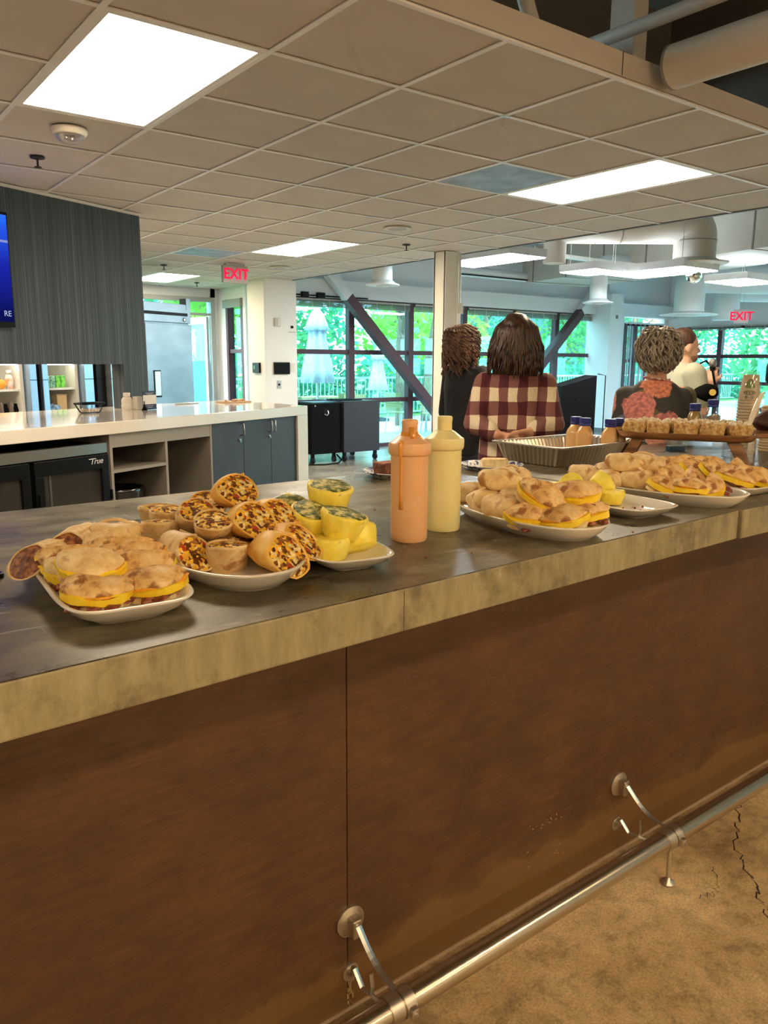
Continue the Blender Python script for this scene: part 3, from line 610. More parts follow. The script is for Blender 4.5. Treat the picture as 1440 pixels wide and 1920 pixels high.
# hedge
t = thing('hedge', 'long green hedge behind the patio railing', 'hedge', (20, 18.6, 0)); rnd = random.Random(5); vs = []; fs = []
for k in range(9000):
    q = Vector((rnd.uniform(-13, 26), rnd.uniform(-.6, .6), rnd.uniform(0, 1.5)+.25*math.sin(k))); e = Euler((rnd.uniform(-1, 1), rnd.uniform(-1, 1), rnd.uniform(0, 6))).to_matrix(); s = rnd.uniform(.08, .18)
    i = len(vs); vs += [tuple(q+e @ Vector(v)) for v in ((-s, 0, 0), (0, -s*.6, 0), (s, 0, 0), (0, s*.6, 0))]; fs.append((i, i+1, i+2, i+3))
tag(MB().add(vs, fs).build('foliage', LM[2], t), kind='stuff')
# railing
t = thing('patio_railing', 'pale metal patio railing outside the windows', 'railing', (14, 16.6, 0))
MB().box(6, 30, 16.58, 16.62, 1.02, 1.07).box(6, 30, 16.585, 16.615, .12, .15).build('rails', mat('rail_grey', (.45, .50, .50), .5), t, world=True)
bm_ = MB().box(-.009, .009, -.009, .009, .12, 1.04).mesh('baluster', MATS['rail_grey'])
for k in range(190):
    o = bpy.data.objects.new('baluster', bm_); COL.objects.link(o); o.parent = t; o.location = (6.1+k*.125-14, 0, 0)
# closed patio umbrellas
M_canvas = mat('umbrella_canvas', (.66, .66, .80), .85, col2=(.74, .74, .86), scale=5.)
def umbrella(x, y, s, label):
    t = thing('patio_umbrella', label, 'umbrella', (x, y, -.03), group='closed patio umbrellas')
    MB().cyl((0, 0, 0), (0, 0, 2.5*s), .025, 10).build('pole', M_alum, t, smooth=True)
    def fold(r, z, amp, ph): return [(r*(1+amp*math.cos(8*2*math.pi*i/48+ph))*math.cos(2*math.pi*i/48), r*(1+amp*math.cos(8*2*math.pi*i/48+ph))*math.sin(2*math.pi*i/48), z) for i in range(48)]
    MB().rings([fold(r*s, z*s, .22, .3*k) for k, (r, z) in enumerate(((.30, 1.08), (.27, 1.35), (.20, 1.75), (.16, 2.05), (.12, 2.3)))]).build('lower_canvas', M_canvas, t, smooth=True)
    MB().rings([fold(r*s, z*s, .12, 0) for r, z in ((.235, 2.13), (.20, 2.25), (.13, 2.45), (.03, 2.58))]).build('upper_canvas', M_canvas, t, smooth=True)
    MB().lathe([(.3, 0), (.3, .06), (.05, .1)]).build('base', M_blackm, t, smooth=True)
umbrella(8.55, 13.5, .98, 'pale closed patio umbrella outside the first window bay')
umbrella(12.0, 16.1, .72, 'smaller distant closed patio umbrella behind the diagonal brace')
# patio tables and chairs
M_olive = mat('olive_mesh', (.26, .28, .10), .6); M_tan = mat('tan_wood', (.52, .38, .18), .6)
def ptable(x, y, label):
    t = thing('patio_table', label, 'table', (x, y, -.03), group='patio tables')
    sl = MB().box(-.6, .6, -.06, .06, .70, .73).mesh('slat', M_tan)
    for k in range(5):
        o = bpy.data.objects.new('slat', sl); COL.objects.link(o); o.parent = t; o.location = (0, (k-2)*.14, 0)
    for a in (-1, 1):
        for b in (-1, 1): MB().cyl((a*.5, b*.28, 0), (a*.5, b*.28, .70), .02, 8).build('leg', M_alum, t)
def pchair(x, y, rz, label, m):
    t = thing('patio_chair', label, 'chair', (x, y, -.03), rz, 'patio chairs')
    MB().box(-.22, .22, -.22, .22, .42, .45).build('seat', m, t, bevel=.01)
    MB().rings([[(-.22, .20, .47), (.22, .20, .47), (.22, .22, .47), (-.22, .22, .47)], [(-.23, .26, .85), (.23, .26, .85), (.23, .28, .85), (-.23, .28, .85)]]).build('backrest', m, t)
    for a in (-1, 1):
        for b in (-1, 1): MB().cyl((a*.24, b*.24, 0), (a*.19, b*.19, .43), .012, 6).build('leg', M_alum, t)
for k, (x, y) in enumerate(((8.0, 12.3), (9.2, 14.6), (11.4, 12.6), (14.8, 13.2))): ptable(x, y, 'tan slatted patio table outside, %s from the left' % ['first', 'second', 'third', 'fourth'][k])
for k, (x, y, rz) in enumerate(((7.4, 12.0, 30), (8.7, 12.6, -60), (8.9, 13.4, 200), (10.3, 13.0, 100), (10.7, 12.4, 60), (12.1, 12.4, -80), (12.0, 13.4, 150), (14.2, 12.7, 60), (15.6, 13.0, -70))):
    pchair(x, y, rz, '%s mesh patio chair outside, %s from the left' % (['olive', 'tan'][k % 3 == 1], ['first', 'second', 'third', 'fourth', 'fifth', 'sixth', 'seventh', 'eighth', 'ninth'][k]), [M_olive, M_tan][k % 3 == 1])
for k, (y, rz) in enumerate(((9.2, -90), (8.2, 80), (7.3, -100))): pchair(18.2, y, rz, 'pale green chair outside the far window, %s' % ['left one', 'middle one', 'right one'][k], mat('pale_green', (.35, .55, .42), .6))
# distant building across the car park
t = thing('distant_building', 'blue-grey building block behind the trees at right', 'building', (30, 29, 0))
MB().box(25, 40, 28, 34, 0, 4.6).build('wall', mat('far_wall', (.22, .34, .46), .8), t, world=True); MB().box(24.8, 40.2, 27.8, 34.2, 4.6, 4.9).build('roof', mat('far_roof', (.35, .40, .45), .8), t, world=True)
for k in range(6): MB().box(26+k*2.3, 27.5+k*2.3, 27.96, 28, 1.2, 2.6).build('window', mat('far_window', (.10, .16, .22), .2), t, world=True)
# ------------------------------------------------------------------ the bar
T = 1.075
bar = thing('bar_counter', 'long bar with thick concrete top and rust brown front panels', 'bar', (1, 1.7, 0))
def slab(poly, z0, z1):
    mb = MB(); n = len(poly); mb.cur = 1
    mb.add([(x, y, z0) for x, y in poly]+[(x, y, z1) for x, y in poly], [tuple(range(n-1, -1, -1))]+[(i, (i+1) % n, n+(i+1) % n, n+i) for i in range(n)])
    mb.cur = 0; mb.add([(x, y, z1) for x, y in poly], [tuple(range(n))])
    bmx = mb
    o = bmx.build('concrete_slab', [M_top, M_edge], bar, world=True)
    bm = bmesh.new(); bm.from_mesh(o.data); bmesh.ops.remove_doubles(bm, verts=bm.verts, dist=1e-5); bm.to_mesh(o.data); bm.free()
    b = o.modifiers.new('bevel', 'BEVEL'); b.width = .004; b.segments = 2; b.limit_method = 'ANGLE'
    return o
fy = lambda x: .9588+.0382*x; by = lambda x: 2.106+.0286*x
s1 = slab([(-3, fy(-3)), (1.946, fy(1.946)), (1.946, by(1.946)), (-3, by(-3))], T-.0765, T)
s2 = slab([(1.956, 1.027), (5.4, 1.027), (5.4, 2.18), (1.956, by(1.956))], T-.0775, T+.001)
MB().box(1.946, 1.956, 1.04, 2.15, T-.0765, T-.006).build('joint_filler', M_crack, bar, world=True)
MB().box(.7936, .7950, fy(.794)-.0006, fy(.794)+.002, T-.074, T-.004).build('hairline_joint', mat('joint_brown', (.12, .095, .05), .9), bar, world=True)
YP = 1.268
for a, b in ((-3, .8655), (.8675, 2.9), (2.902, 5.3)): MB().box(a, b, YP, YP+.02, 0, T-.0765).build('front_panel', M_rust, bar, world=True, bevel=.0015)
MB().box(-2.95, 5.3, YP+.02, 2.02, 0, T-.08).build('carcass', M_blackm, bar, world=True)
MB().box(-3, 5.3, YP-.004, YP, 0, .006).build('base_bead', mat('bead_tan', (.35, .24, .16), .7), bar, world=True)
# paint chips on the panel
M_chip = mat('chip_tan', (.52, .36, .17), .7); rnd = random.Random(8); ch = MB()
for k in range(34):
    if k < 20: x = 1.52+rnd.gauss(0, .035); z = .22+rnd.gauss(0, .012)
    elif k < 30: x = 1.58+rnd.gauss(0, .03); z = .10+rnd.gauss(0, .03)
    else: x = rnd.uniform(1.2, 1.7); z = rnd.uniform(.06, .2)
    s = rnd.uniform(.0006, .0022); ch.box(x-s, x+s, YP-.0006, YP, z-s*.6, z+s*.6)
tag(ch.build('paint_chips', M_chip, bar, world=True), kind='stuff')
ch = MB(); rnd = random.Random(4)
for k in range(26): x = .872+rnd.gauss(0, .006); z = rnd.uniform(.0, .09); ch.box(x-.0015, x+.0015, YP-.0008, YP, z, z+rnd.uniform(.004, .02))
tag(ch.build('seam_wear', M_chip, bar, world=True), kind='stuff')
# ---- foot rail
rail = thing('foot_rail', 'brushed steel foot rail on brackets along the foot of the bar', 'rail', (1.3, 1.088, 0))
RY, RZ, RR = 1.088, .146, .0262
MB().tube([(-3, RY, RZ), (5, RY, RZ)], RR, 32).build('pipe', mat('rail_steel', (.60, .52, .42), .22, 1., col2=(.66, .58, .47), scale=2., stretch=(.5, 60, 60)), rail, smooth=True, world=True, auto=60)
for X in (-.093, .871, 1.835):
    br = MB(); br.cyl((X, YP, .229), (X, YP-.006, .229), .036, 36); br.cyl((X, YP-.006, .229), (X, YP-.012, .229), .034, 36, .02)
    o = br.build('wall_plate', mat('plate_steel', (.60, .54, .46), .36, 1.), rail, smooth=True, world=True, auto=40)
    hub = MB(); hub.rings([[(X+x*.012, y, .229+z*.020-(.006 if z < 0 else 0)) for x, z in ((-1, -1), (1, -1), (1, 1), (-1, 1))] for y in (YP-.008, YP-.034)]); fixn(hub.build('hub', MATS['plate_steel'], rail, world=True, bevel=.004))
    MB().cyl((X-.002, YP-.034, .236), (X-.002, YP-.037, .236), .005, 10).build('bolt', M_alum, rail, world=True)
    MB().cyl((X, YP, .100), (X, YP-.006, .100), .021, 28).build('wall_plate', MATS['plate_steel'], rail, smooth=True, world=True, auto=40)
    MB().tube([(X, YP-.006, .104), (X, YP-.02, .110)], [.013, .008], 14).build('hub', MATS['plate_steel'], rail, smooth=True, world=True, auto=40)
    P = [(X, YP-.036, .236)]+[(X, YP-.036+(RY+.012-YP+.036)*u, .236+(RZ+RR-.236)*u-.020*math.sin(math.pi*u)) for u in [k/10 for k in range(1, 11)]]
    MB().tube(P, .0075, 4, flat=.45, up=(0, 0, 1)).build('upper_arm', M_alum, rail, world=True)
    MB().tube([(X, YP-.012, .118), (X, YP-.022, .120), (X, YP-.050, .092), (X, YP-.085, .098), (X, YP-.125, .105), (X, RY+.02, .130)], .006, 4, flat=.5, up=(0, 0, 1)).build('lower_arm', M_alum, rail, world=True)
    MB().tube([(X, YP-.085, .098), (X, YP-.088, .122), (X, YP-.083, .150)], .005, 4, flat=.5, up=(0, 1, 0)).build('brace_link', M_alum, rail, world=True)
    MB().tube([(X-.034, RY, RZ), (X-.004, RY, RZ)], RR+.0035, 32).build('clamp_ring', MATS['plate_steel'], rail, smooth=True, world=True, auto=40)
    MB().tube([(X, RY, RZ), (X+.026, RY, RZ)], RR+.0045, 32).build('clamp_ring', MATS['plate_steel'], rail, smooth=True, world=True, auto=40)
    MB().box(X+.004, X+.022, RY-RR-.014, RY-RR+.004, RZ-.012, RZ+.010).build('clamp_block', MATS['plate_steel'], rail, world=True, bevel=.003)
    MB().cyl((X+.013, RY-RR-.014, RZ-.002), (X+.013, RY-RR-.018, RZ-.002), .0045, 12).build('screw', M_alum, rail, world=True)
    MB().cyl((X+.008, RY, 0.006), (X+.008, RY, RZ-RR), .0062, 14).build('post', MATS['plate_steel'], rail, smooth=True, world=True, auto=40)
    MB().lathe([(.020, 0), (.020, .005), (.008, .010), (.0065, .02)], c=(X+.008, RY, 0), seg=24).build('foot', MATS['plate_steel'], rail, smooth=True, world=True)
# ------------------------------------------------------------------ back counter (turned about 25 degrees)
CO = (.884, 4.54, 0); CA = 24.6
CM = Matrix.Translation(CO) @ Matrix.Rotation(R(CA), 4, 'Z')
def cw(s, n, z=0): return tuple(CM @ Vector((s, n, z)))
CT = 1.08
M_quartz = mat('white_quartz', (.78, .72, .64), .12, col2=(.82, .77, .69), scale=3., coat=.3)
M_slate = mat('slate_laminate', (.036, .038, .047), .5, col2=(.042, .044, .053), scale=4.)
M_taupe = mat('taupe_laminate', (.19, .165, .14), .55, col2=(.215, .185, .155), scale=3.)
wt = thing('counter_worktop', 'glossy white quartz worktop with waterfall end over the back cabinets', 'worktop', CO, CA)
MB().prism([(-1.8, 0), (2.925, 0), (3.30, 1.20), (-1.8, 1.38)], CT-.077, CT).build('top', M_quartz, wt, bevel=.004)
MB().prism([(2.775, 0.001), (2.925, 0.001), (3.30, 1.20), (3.15, 1.20)], 0, CT-.077).build('waterfall_leg', M_quartz, wt)
# undercounter cooler
ck = thing('undercounter_cooler', 'black two-door glass undercounter cooler with steel top strip', 'cooler', cw(0, .03), CA)
MB().box(-1.3, .742, .03, .64, .02, .945).build('body', M_blackm, ck, bevel=.004)
MB().box(-1.3, .744, .0, .05, .892, .952).build('top_strip', mat('strip_steel', (.52, .46, .40), .32, 1.), ck)
M_cg = mat('cooler_glass', (.028, .024, .020), .06, coat=.4)
for a, b in ((-.60, .175), (.205, .738)):
    dr = MB()
    dr.box(a, b, -.012, .03, .80, .885); dr.box(a, b, -.012, .03, .10, .15); dr.box(a, a+.06, -.012, .03, .15, .80); dr.box(b-.055, b, -.012, .03, .15, .80)
    o = dr.build('door', M_black, ck, bevel=.003)
    o2 = MB().box(a+.06, b-.055, .004, .012, .15, .80).build('glass', M_cg, o)
    MB().box(a+.01, a+.03, -.03, -.012, .3, .7).build('handle', M_black, o)
    # things dimly seen behind the glass
    MB().box(a+.1, a+.115, .000, .004, .15, .80).build('shelf_post', mat('dim_steel', (.14, .12, .10), .4, .7), o)
tx = xf(text_mb('True', .050, .001, .35), Matrix.Translation((.64, -.0145, .848)) @ FACE); tx.build('lettering', mat('logo_silver', (.75, .75, .75), .3), ck)
MB().box(.585, .64, -.015, -.0135, .862, .866).build('logo_bar', MATS['logo_silver'], ck)
MB().box(.742, .752, -.02, .03, .60, .66).build('hinge', M_black, ck)
tag(MB().box(-1.8, .75, .62, .66, 0, 1.0, CM).build('cooler_back_board', M_blackm), 'dark board behind the undercounter cooler', 'board')
# open shelf cabinet
sc = thing('shelf_cabinet', 'open taupe shelf cabinet under the white worktop', 'cabinet', cw(.755, 0), CA)
W_ = .95
MB().box(0, .018, .02, .62, 0, 1.003).build('side_panel', M_taupe, sc); MB().box(W_-.018, W_, .02, .62, 0, 1.003).build('side_panel', M_taupe, sc)
MB().box(.478, .496, .02, .62, 0, .92).build('divider', M_taupe, sc); MB().box(.018, W_-.018, .02, .04, .917, 1.003).build('top_rail', mat('taupe_light', (.30, .265, .225), .5), sc)
MB().box(.018, .478, .02, .60, .757, .777).build('shelf', M_taupe, sc); MB().box(.018, W_-.018, .60, .62, 0, 1.0).build('back_panel', M_taupe, sc); MB().box(.018, W_-.018, .02, .6, .08, .1).build('bottom_panel', M_taupe, sc)
MB().box(-.001, .019, .018, .0205, 0, 1.003).box(W_-.019, W_+.001, .018, .0205, 0, 1.003).box(.477, .497, .018, .0205, 0, .918).box(.018, .478, .018, .0205, .757, .777).build('edge_banding', MATS['taupe_light'], sc)
bx = thing('storage_box', 'pale cardboard box in the right bay of the open cabinet', 'box', cw(1.255, .28), CA)
MB().box(0, .2, 0, .25, .1, .70).build('carton', mat('carton_white', (.42, .40, .37), .7), bx, bevel=.004); MB().box(.14, .145, -.001, .25, .1, .70).build('seam', M_crack, bx)
pn = thing('steel_pan', 'shiny dark pan on the floor of the left cabinet bay', 'pan', cw(1.02, .25, .1), CA)
MB().lathe([(.12, 0), (.15, .02), (.16, .50), (.165, .52), (.15, .52), (.14, .03)], seg=28, cap1=True).build('pot', mat('dark_chrome', (.10, .10, .10), .15, .9), pn, smooth=True); MB().tube([(-.16, 0, .48), (-.19, 0, .52), (-.12, 0, .545)], .008, 8).build('handle', M_alum, pn, smooth=True)
cn = thing('green_can', 'small teal canister beside the pan in the cabinet', 'canister', cw(.83, .15, .1), CA); MB().lathe([(.035, 0), (.035, .44), (.02, .47), (.02, .5)]).build('body', mat('teal', (.02, .13, .14), .4), cn, smooth=True)
# three lockers: one slate cabinet with three doors
lk = thing('locker_cabinet', 'slate grey cabinet with three locking doors under the white worktop', 'cabinet', cw(1.706, 0), CA)
MB().box(0, 1.068, .045, .62, 0, 1.003).build('body', M_slate, lk)
for k, (a, b, hx, lx) in enumerate(((.006, .362, .335, .325), (.366, .712, .690, .700), (.716, 1.066, .738, None))):
    dr = MB().box(a, b, .02, .042, .09, 1.0).build('door', M_slate, lk, bevel=.0015)
    MB().tube([(hx, .02, .985), (hx, -.012, .982), (hx, -.014, .94), (hx, -.012, .898), (hx, .02, .895)], .005, 8).build('handle', M_alum, dr, smooth=True)
    if lx: MB().cyl((lx-.01, .02, .862), (lx-.01, .012, .862), .010, 14).box(lx-.013, lx-.007, .004, .012, .845, .866).build('lock', M_alum, dr)
# ---- things on the back counter
def wire_basket(s, n, label):
    t = thing('wire_basket', label, 'basket', cw(s, n, CT), CA); t.scale = (.72, .72, .95)
    M = M_black; a, b = .125, .075
    def rr(w, d, z): return [(x, y, z) for x, y in rrect(w, d, .03, 4)]
    MB().tube(rr(.27, .17, .072), .007, 6, closed=True).build('rim', M, t); MB().tube(rr(.19, .11, .006), .003, 5, closed=True).build('base_ring', M, t)
    top = rr(.27, .17, .072); bot = rr(.19, .11, .006); wr = MB()
    for k in range(0, len(top), 1): wr.tube([top[k], bot[k]], .0018, 4)
    for q in (-.08, -.04, 0, .04, .08): wr.tube([(q*1.35, -.085, .072), (q, -.055, .006), (q, .055, .006), (q*1.35, .085, .072)], .0018, 4)
    wr.build('wires', M, t); MB().box(-.08, .08, -.04, .04, .004, .03).build('napkins', mat('napkin', (.7, .62, .5), .8), t, bevel=.006)
wire_basket(1.27, .76, 'small black wire basket on the white back counter')
def vial(s, n, label, h, r):
    t = thing('bottle', label, 'bottle', cw(s, n, CT), CA)
    MB().lathe([(r, 0), (r*1.02, h*.3), (r*.94, h*.36), (r*.98, h*.42), (r, h*.55), (r*.8, h*.70), (r*.45, h*.76)], seg=20).build('body', mat('bottle_cream', (.72, .66, .58), .35), t, smooth=True)
    MB().lathe([(r*.62, h*.74), (r*.62, h), (r*.5, h*1.01)], seg=20).build('cap', mat('bottle_cap_cream', (.78, .73, .66), .4), t, smooth=True)
vial(1.69, .83, 'cream plastic bottle with cap beside the small card stand', .128, .042)
tag(MB().box(1.715, 1.775, .75, .80, CT, CT+.10, CM).build('napkin_box', mat('bottle_cream', None), bevel=.005), 'small cream box between the bottle and card stand', 'box')
t = thing('table_sign', 'small navy and white upright card on the back counter', 'sign', cw(1.775, .69, CT), CA+2)
MB().box(-.058, .085, 0, .006, .0, .142).build('card', mat('navy', (.018, .022, .05), .5), t)
MB().box(-.058, .085, -.0008, 0, .042, .112).build('white_band', mat('card_white', (.75, .72, .68), .6), t)
tl_ = MB()
for z, w in ((.030, .07), (.018, .05), (.127, .09), (.118, .06)): tl_.box(.0135-w/2, .0135+w/2, -.0012, 0, z-.002, z+.002)
tl_.build('small_print', mat('print_grey', (.35, .35, .40), .6), t); MB().box(-.07, .1, -.02, .03, 0, .003).build('foot', glass('clear_plastic', None), t)
t = thing('bell', 'small dark object left of the card stand', 'ornament', cw(1.70, .66, CT)); MB().lathe([(.022, 0), (.018, .012), (.006, .03), (.003, .07)], seg=12).build('body', M_blackm, t, smooth=True)
t = thing('snack_tray', 'tan tray of snacks near the right end of the back counter', 'tray', cw(2.98, .84, CT), CA-18)
MB().prism(rrect(.30, .16, .03), 0, .012).build('tray', mat('tray_tan', (.50, .33, .20), .6), t, bevel=.003); rnd = random.Random(2); sn = MB()
for k in range(12): sn.ball((rnd.uniform(-.12, .12), rnd.uniform(-.05, .05), .02), (.018, .014, .011), 8, 6)
tag(sn.build('snacks', mat('snack_brown', (.45, .25, .15), .7, col2=(.7, .5, .4), scale=40.), t, smooth=True), kind='stuff')
t = thing('serving_tongs', 'dark metal tongs lying on the back counter', 'tongs', cw(2.55, 1.0, CT), 20); MB().tube([(-.14, 0, .006), (.0, .01, .008), (.12, 0, .006)], .006, 6).tube([(-.14, 0, .006), (0, -.012, .008), (.12, -.006, .006)], .006, 6).build('arms', M_alum, t)
# ---- partition with striped laminate above the counter, television
M_lam = mat('striped_laminate', (.06, .07, .08), .55)
def _lam():
    m = M_lam; b = bsdf(m); L = m.node_tree.links.new
    n1 = tex(m, 'ShaderNodeTexNoise', coords(m, (55, 55, .35)), Scale=1., Detail=4., Roughness=.8); n2 = tex(m, 'ShaderNodeTexNoise', coords(m, (210, 210, .5)), Scale=1., Detail=2.)
    c = mixc(m, 1., ramp(m, n1.outputs[0], [(.3, (.026, .036, .046)), (.52, (.050, .064, .077)), (.7, (.11, .132, .145))]), ramp(m, n2.outputs[0], [(.35, (.75, .75, .75)), (.68, (1.5, 1.5, 1.45))]), 'MULTIPLY'); L(c, b.inputs['Base Color'])
_lam()
pw = MB(); pw.box(-2.6, 2.016, .93, 1.06, 1.422, HC+.02); pw.box(1.773, 2.016, .93, 1.06, 1.08, 1.422)
o = pw.build('wall_partition', M_lam); o.location = CO; o.rotation_euler = (0, 0, R(CA)); MATW[o.name] = CM.copy(); tag(o, kind='structure')
MB().box(-2.6, 2.03, .91, .93, HC-.016, HC+.001).build('top_trim', M_tee, o)
tv = thing('television', 'wall television with blue screen at the left edge', 'television', cw(.81, .925, 1.66), CA)
MB().box(-1.25, 0, -.05, 0, 0, .72).build('case', M_black, tv, bevel=.004)
M_scr = emat('tv_screen', (.01, .02, .5), .4)
def _scr():
    m = M_scr; e = [n for n in m.node_tree.nodes if n.type == 'EMISSION'][0]; L = m.node_tree.links.new
    tc = N(m, 'ShaderNodeTexCoord'); sx = N(m, 'ShaderNodeSeparateXYZ'); L(tc.outputs['Object'], sx.inputs[0])
    c = ramp(m, sx.outputs[2], [(.08, (.004, .006, .09)), (.4, (.012, .02, .42)), (.62, (.02, .10, .85)), (.72, (.03, .2, 1.))]); L(c, e.inputs[0])
_scr()
sc_ = MB().box(-1.235, -.012, -.0525, -.05, .035, .70).build('screen', M_scr, tv)
tx = xf(text_mb('RE', .05, .0005), Matrix.Translation((-.055, -.0535, .085)) @ FACE); tx.build('lettering', emat('tv_white', (.6, .7, 1), .3), tv)
tag(MB().box(-1.235, -.012, -.0527, -.0526, .53, .545).build('light_band', emat('tv_band', (.35, .4, .9), .3), tv))
# ---- coolers and shelves seen through the pass-through
M_shw = mat('shelf_white', (.80, .78, .72), .4); M_bst = mat('blue_steel', (.36, .50, .68), .28, .6)
def shelfunit(name, s0, s1, label, n0=3.2):
    t = thing(name, label, 'shelves', cw(s0, n0), CA); w = s1-s0
    MB().box(0, w, .45, .47, 0, 2.0).build('back', M_shw, t)
    for a in (0, w-.04): MB().box(a, a+.04, 0, .45, 0, 2.0).build('upright', M_shw, t)
    for z in (.5, .91, 1.165, 1.45, 1.75): MB().box(.04, w-.04, .01, .45, z-.022, z).build('shelf', M_shw, t)
    MB().box(.05, w-.05, .02, .06, 1.97, 1.99).build('lamp_strip', emat('cooler_lamp', (1., .93, .78), 5.), t)
    MB().box(.05, w-.05, .02, .04, 1.40, 1.412).build('lamp_strip', MATS['cooler_lamp'], t)
    return t
shelfunit('display_shelves', 1.3, 2.60, 'bright white lit shelves seen through the opening at far left')
shelfunit('display_shelves', 2.83, 3.28, 'bright white lit shelves with green boxes behind the wire basket')
for a, b, n0, m, l in ((2.615, 2.70, 3.12, M_bst, 'blue steel cooler door edge left'), (2.715, 2.735, 3.10, M_black, 'black cooler gasket strip'), (2.75, 2.82, 3.10, M_bst, 'blue steel cooler door edge right'), (3.295, 3.42, 3.12, M_bst, 'wide blue steel post beside the lit shelves'), (3.44, 3.565, 3.10, M_black, 'black post beyond the lit shelves'), (3.575, 3.85, 3.02, mat('brushed_panel', (.42, .48, .52), .25, .7, col2=(.55, .60, .63), scale=2., stretch=(1, 1, 4)), 'brushed steel panel beside the striped jamb')):
    t = thing('cooler_post', l, 'post', cw(a, n0), CA, 'cooler posts behind the opening'); MB().box(0, b-a, 0, .3, 0, 2.1).build('face', m, t, bevel=.004); MB().box(0, b-a, -.004, 0, 1.25, 1.256).build('seam', M_blackm, t)
def put(name, label, cat, s, n, z): return thing(name, label, cat, cw(s, n, z), CA)
t = put('orange', 'yellow-orange fruit on the lit shelf at far left', 'fruit', 2.40, 3.28, 1.165); MB().ball((0, 0, .05), (.055, .05, .05), 16, 10).build('fruit', mat('orange_skin', (.80, .36, .04), .5), t, smooth=True); MB().cyl((0, 0, .098), (0, 0, .106), .004, 6).build('stalk', M_blackm, t)
t = put('bottle', 'white and orange bottle beside the fruit on the shelf', 'bottle', 2.50, 3.28, 1.165); MB().lathe([(.035, 0), (.038, .06), (.038, .11), (.025, .14), (.02, .15)], seg=18).build('body', mat('bottle_pattern', (.85, .80, .75), .4, col2=(.75, .25, .08), scale=22.), t, smooth=True); MB().lathe([(.024, .145), (.024, .185)], seg=18).build('cap', M_shw, t, smooth=True)
for k in range(5):
    t = put('dark_jar', 'dark jar on the lower shelf at far left, %s' % ['first', 'second', 'third', 'fourth', 'fifth'][k], 'jar', 2.32+.055*k, 3.27, .91); tag(t, group='dark jars on the lower shelf'); MB().lathe([(.024, 0), (.026, .05), (.016, .09+.02*(k % 2)), (.016, .11+.02*(k % 2))], seg=14).build('body', [M_blackm, mat('jar_brown', (.18, .14, .11), .3), M_blackm, mat('jar_brown', None), M_blackm][k], t, smooth=True)
t = put('serving_spoon', 'dark round spoon standing among the jars', 'spoon', 2.33, 3.30, 1.0); MB().ball((0, 0, .12), (.035, .012, .045), 12, 8).cyl((0, 0, 0), (0, 0, .09), .006, 8).build('spoon', M_blackm, t, smooth=True)
for k in range(4):
    t = put('green_pack', 'green striped drink pack on the lit shelf, %s' % ['leftmost', 'second', 'third', 'rightmost'][k], 'pack', 2.93+.065*k, 3.28, 1.165); tag(t, group='green drink packs')
    MB().box(-.03, .03, -.03, .05, 0, .125).build('pack', mat('green_pack_dark', (.05, .22, .12), .4, col2=(.45, .75, .55), scale=60.) if k < 2 else mat('green_lime', (.22, .72, .05), .4, col2=(.05, .35, .03), scale=30.), t, bevel=.008)
t = put('pink_cup', 'small pinkish cup at the left of the green packs', 'cup', 2.885, 3.26, 1.165); MB().lathe([(.02, 0), (.026, .05), (.024, .05)], seg=16).build('cup', mat('pinkcup', (.75, .35, .28), .4), t, smooth=True)
t = put('paper_bag', 'open brown paper bag on the lower lit shelf', 'bag', 3.10, 3.30, .91); MB().rings([[(x*.06*k, y*.04*k, z) for x, y in ((-1, -1), (1, -1), (1, 1), (-1, 1))] for z, k in ((0, 1.), (.12, 1.05), (.17, 1.0), (.185, 1.25))], cap1=False).jitter(.006, 30, 2).build('bag', mat('kraft', (.55, .38, .18), .8), t)
t = put('blue_bag', 'crumpled blue plastic bag beside the paper bag', 'bag', 2.97, 3.24, .91); MB().ball((0, 0, .045), (.075, .05, .045), 18, 12).jitter(.022, 25, 4).build('bag', mat('blue_bag_mat', (.10, .25, .48), .35, col2=(.45, .62, .8), scale=25.), t)
# ---- stainless upright refrigerator
fr = thing('refrigerator', 'tall stainless steel upright refrigerator beside the open glass door', 'refrigerator', cw(3.87, 2.8), CA)
M_ss = mat('fridge_steel', (.21, .25, .28), .36, .85, col2=(.29, .33, .36), scale=1.6, stretch=(1, 1, 2.2), bump=.06, bscale=2.2)
MB().box(0, .77, .03, .8, .1, 2.10).build('body', M_ss, fr, bevel=.004)
MB().box(0, .77, 0, .03, 1.885, 2.10).build('top_panel', M_ss, fr, bevel=.003); MB().box(0, .72, -.003, .001, 1.965, 2.0).build('vent_slot', M_black, fr)
o = MB().box(.01, .76, -.02, .028, .22, 1.865).build('door', M_ss, fr, bevel=.004)
MB().box(.10, .215, -.024, -.02, 1.04, 1.345).build('handle_recess', M_black, o); MB().box(.118, .205, -.027, -.024, 1.06, 1.33).build('handle_plate', M_alum, o)
MB().cyl((.66, -.001, 1.925), (.66, -.006, 1.925), .024, 20).build('badge', M_black, fr); MB().cyl((.66, -.006, 1.925), (.66, -.008, 1.925), .015, 20).build('badge_center', M_alum, fr)
MB().box(.02, .75, .06, .7, 0, .1).build('base', M_blackm, fr); MB().box(.70, .77, -.004, .1, 2.04, 2.17).build('hinge_cover', M_ss, fr)
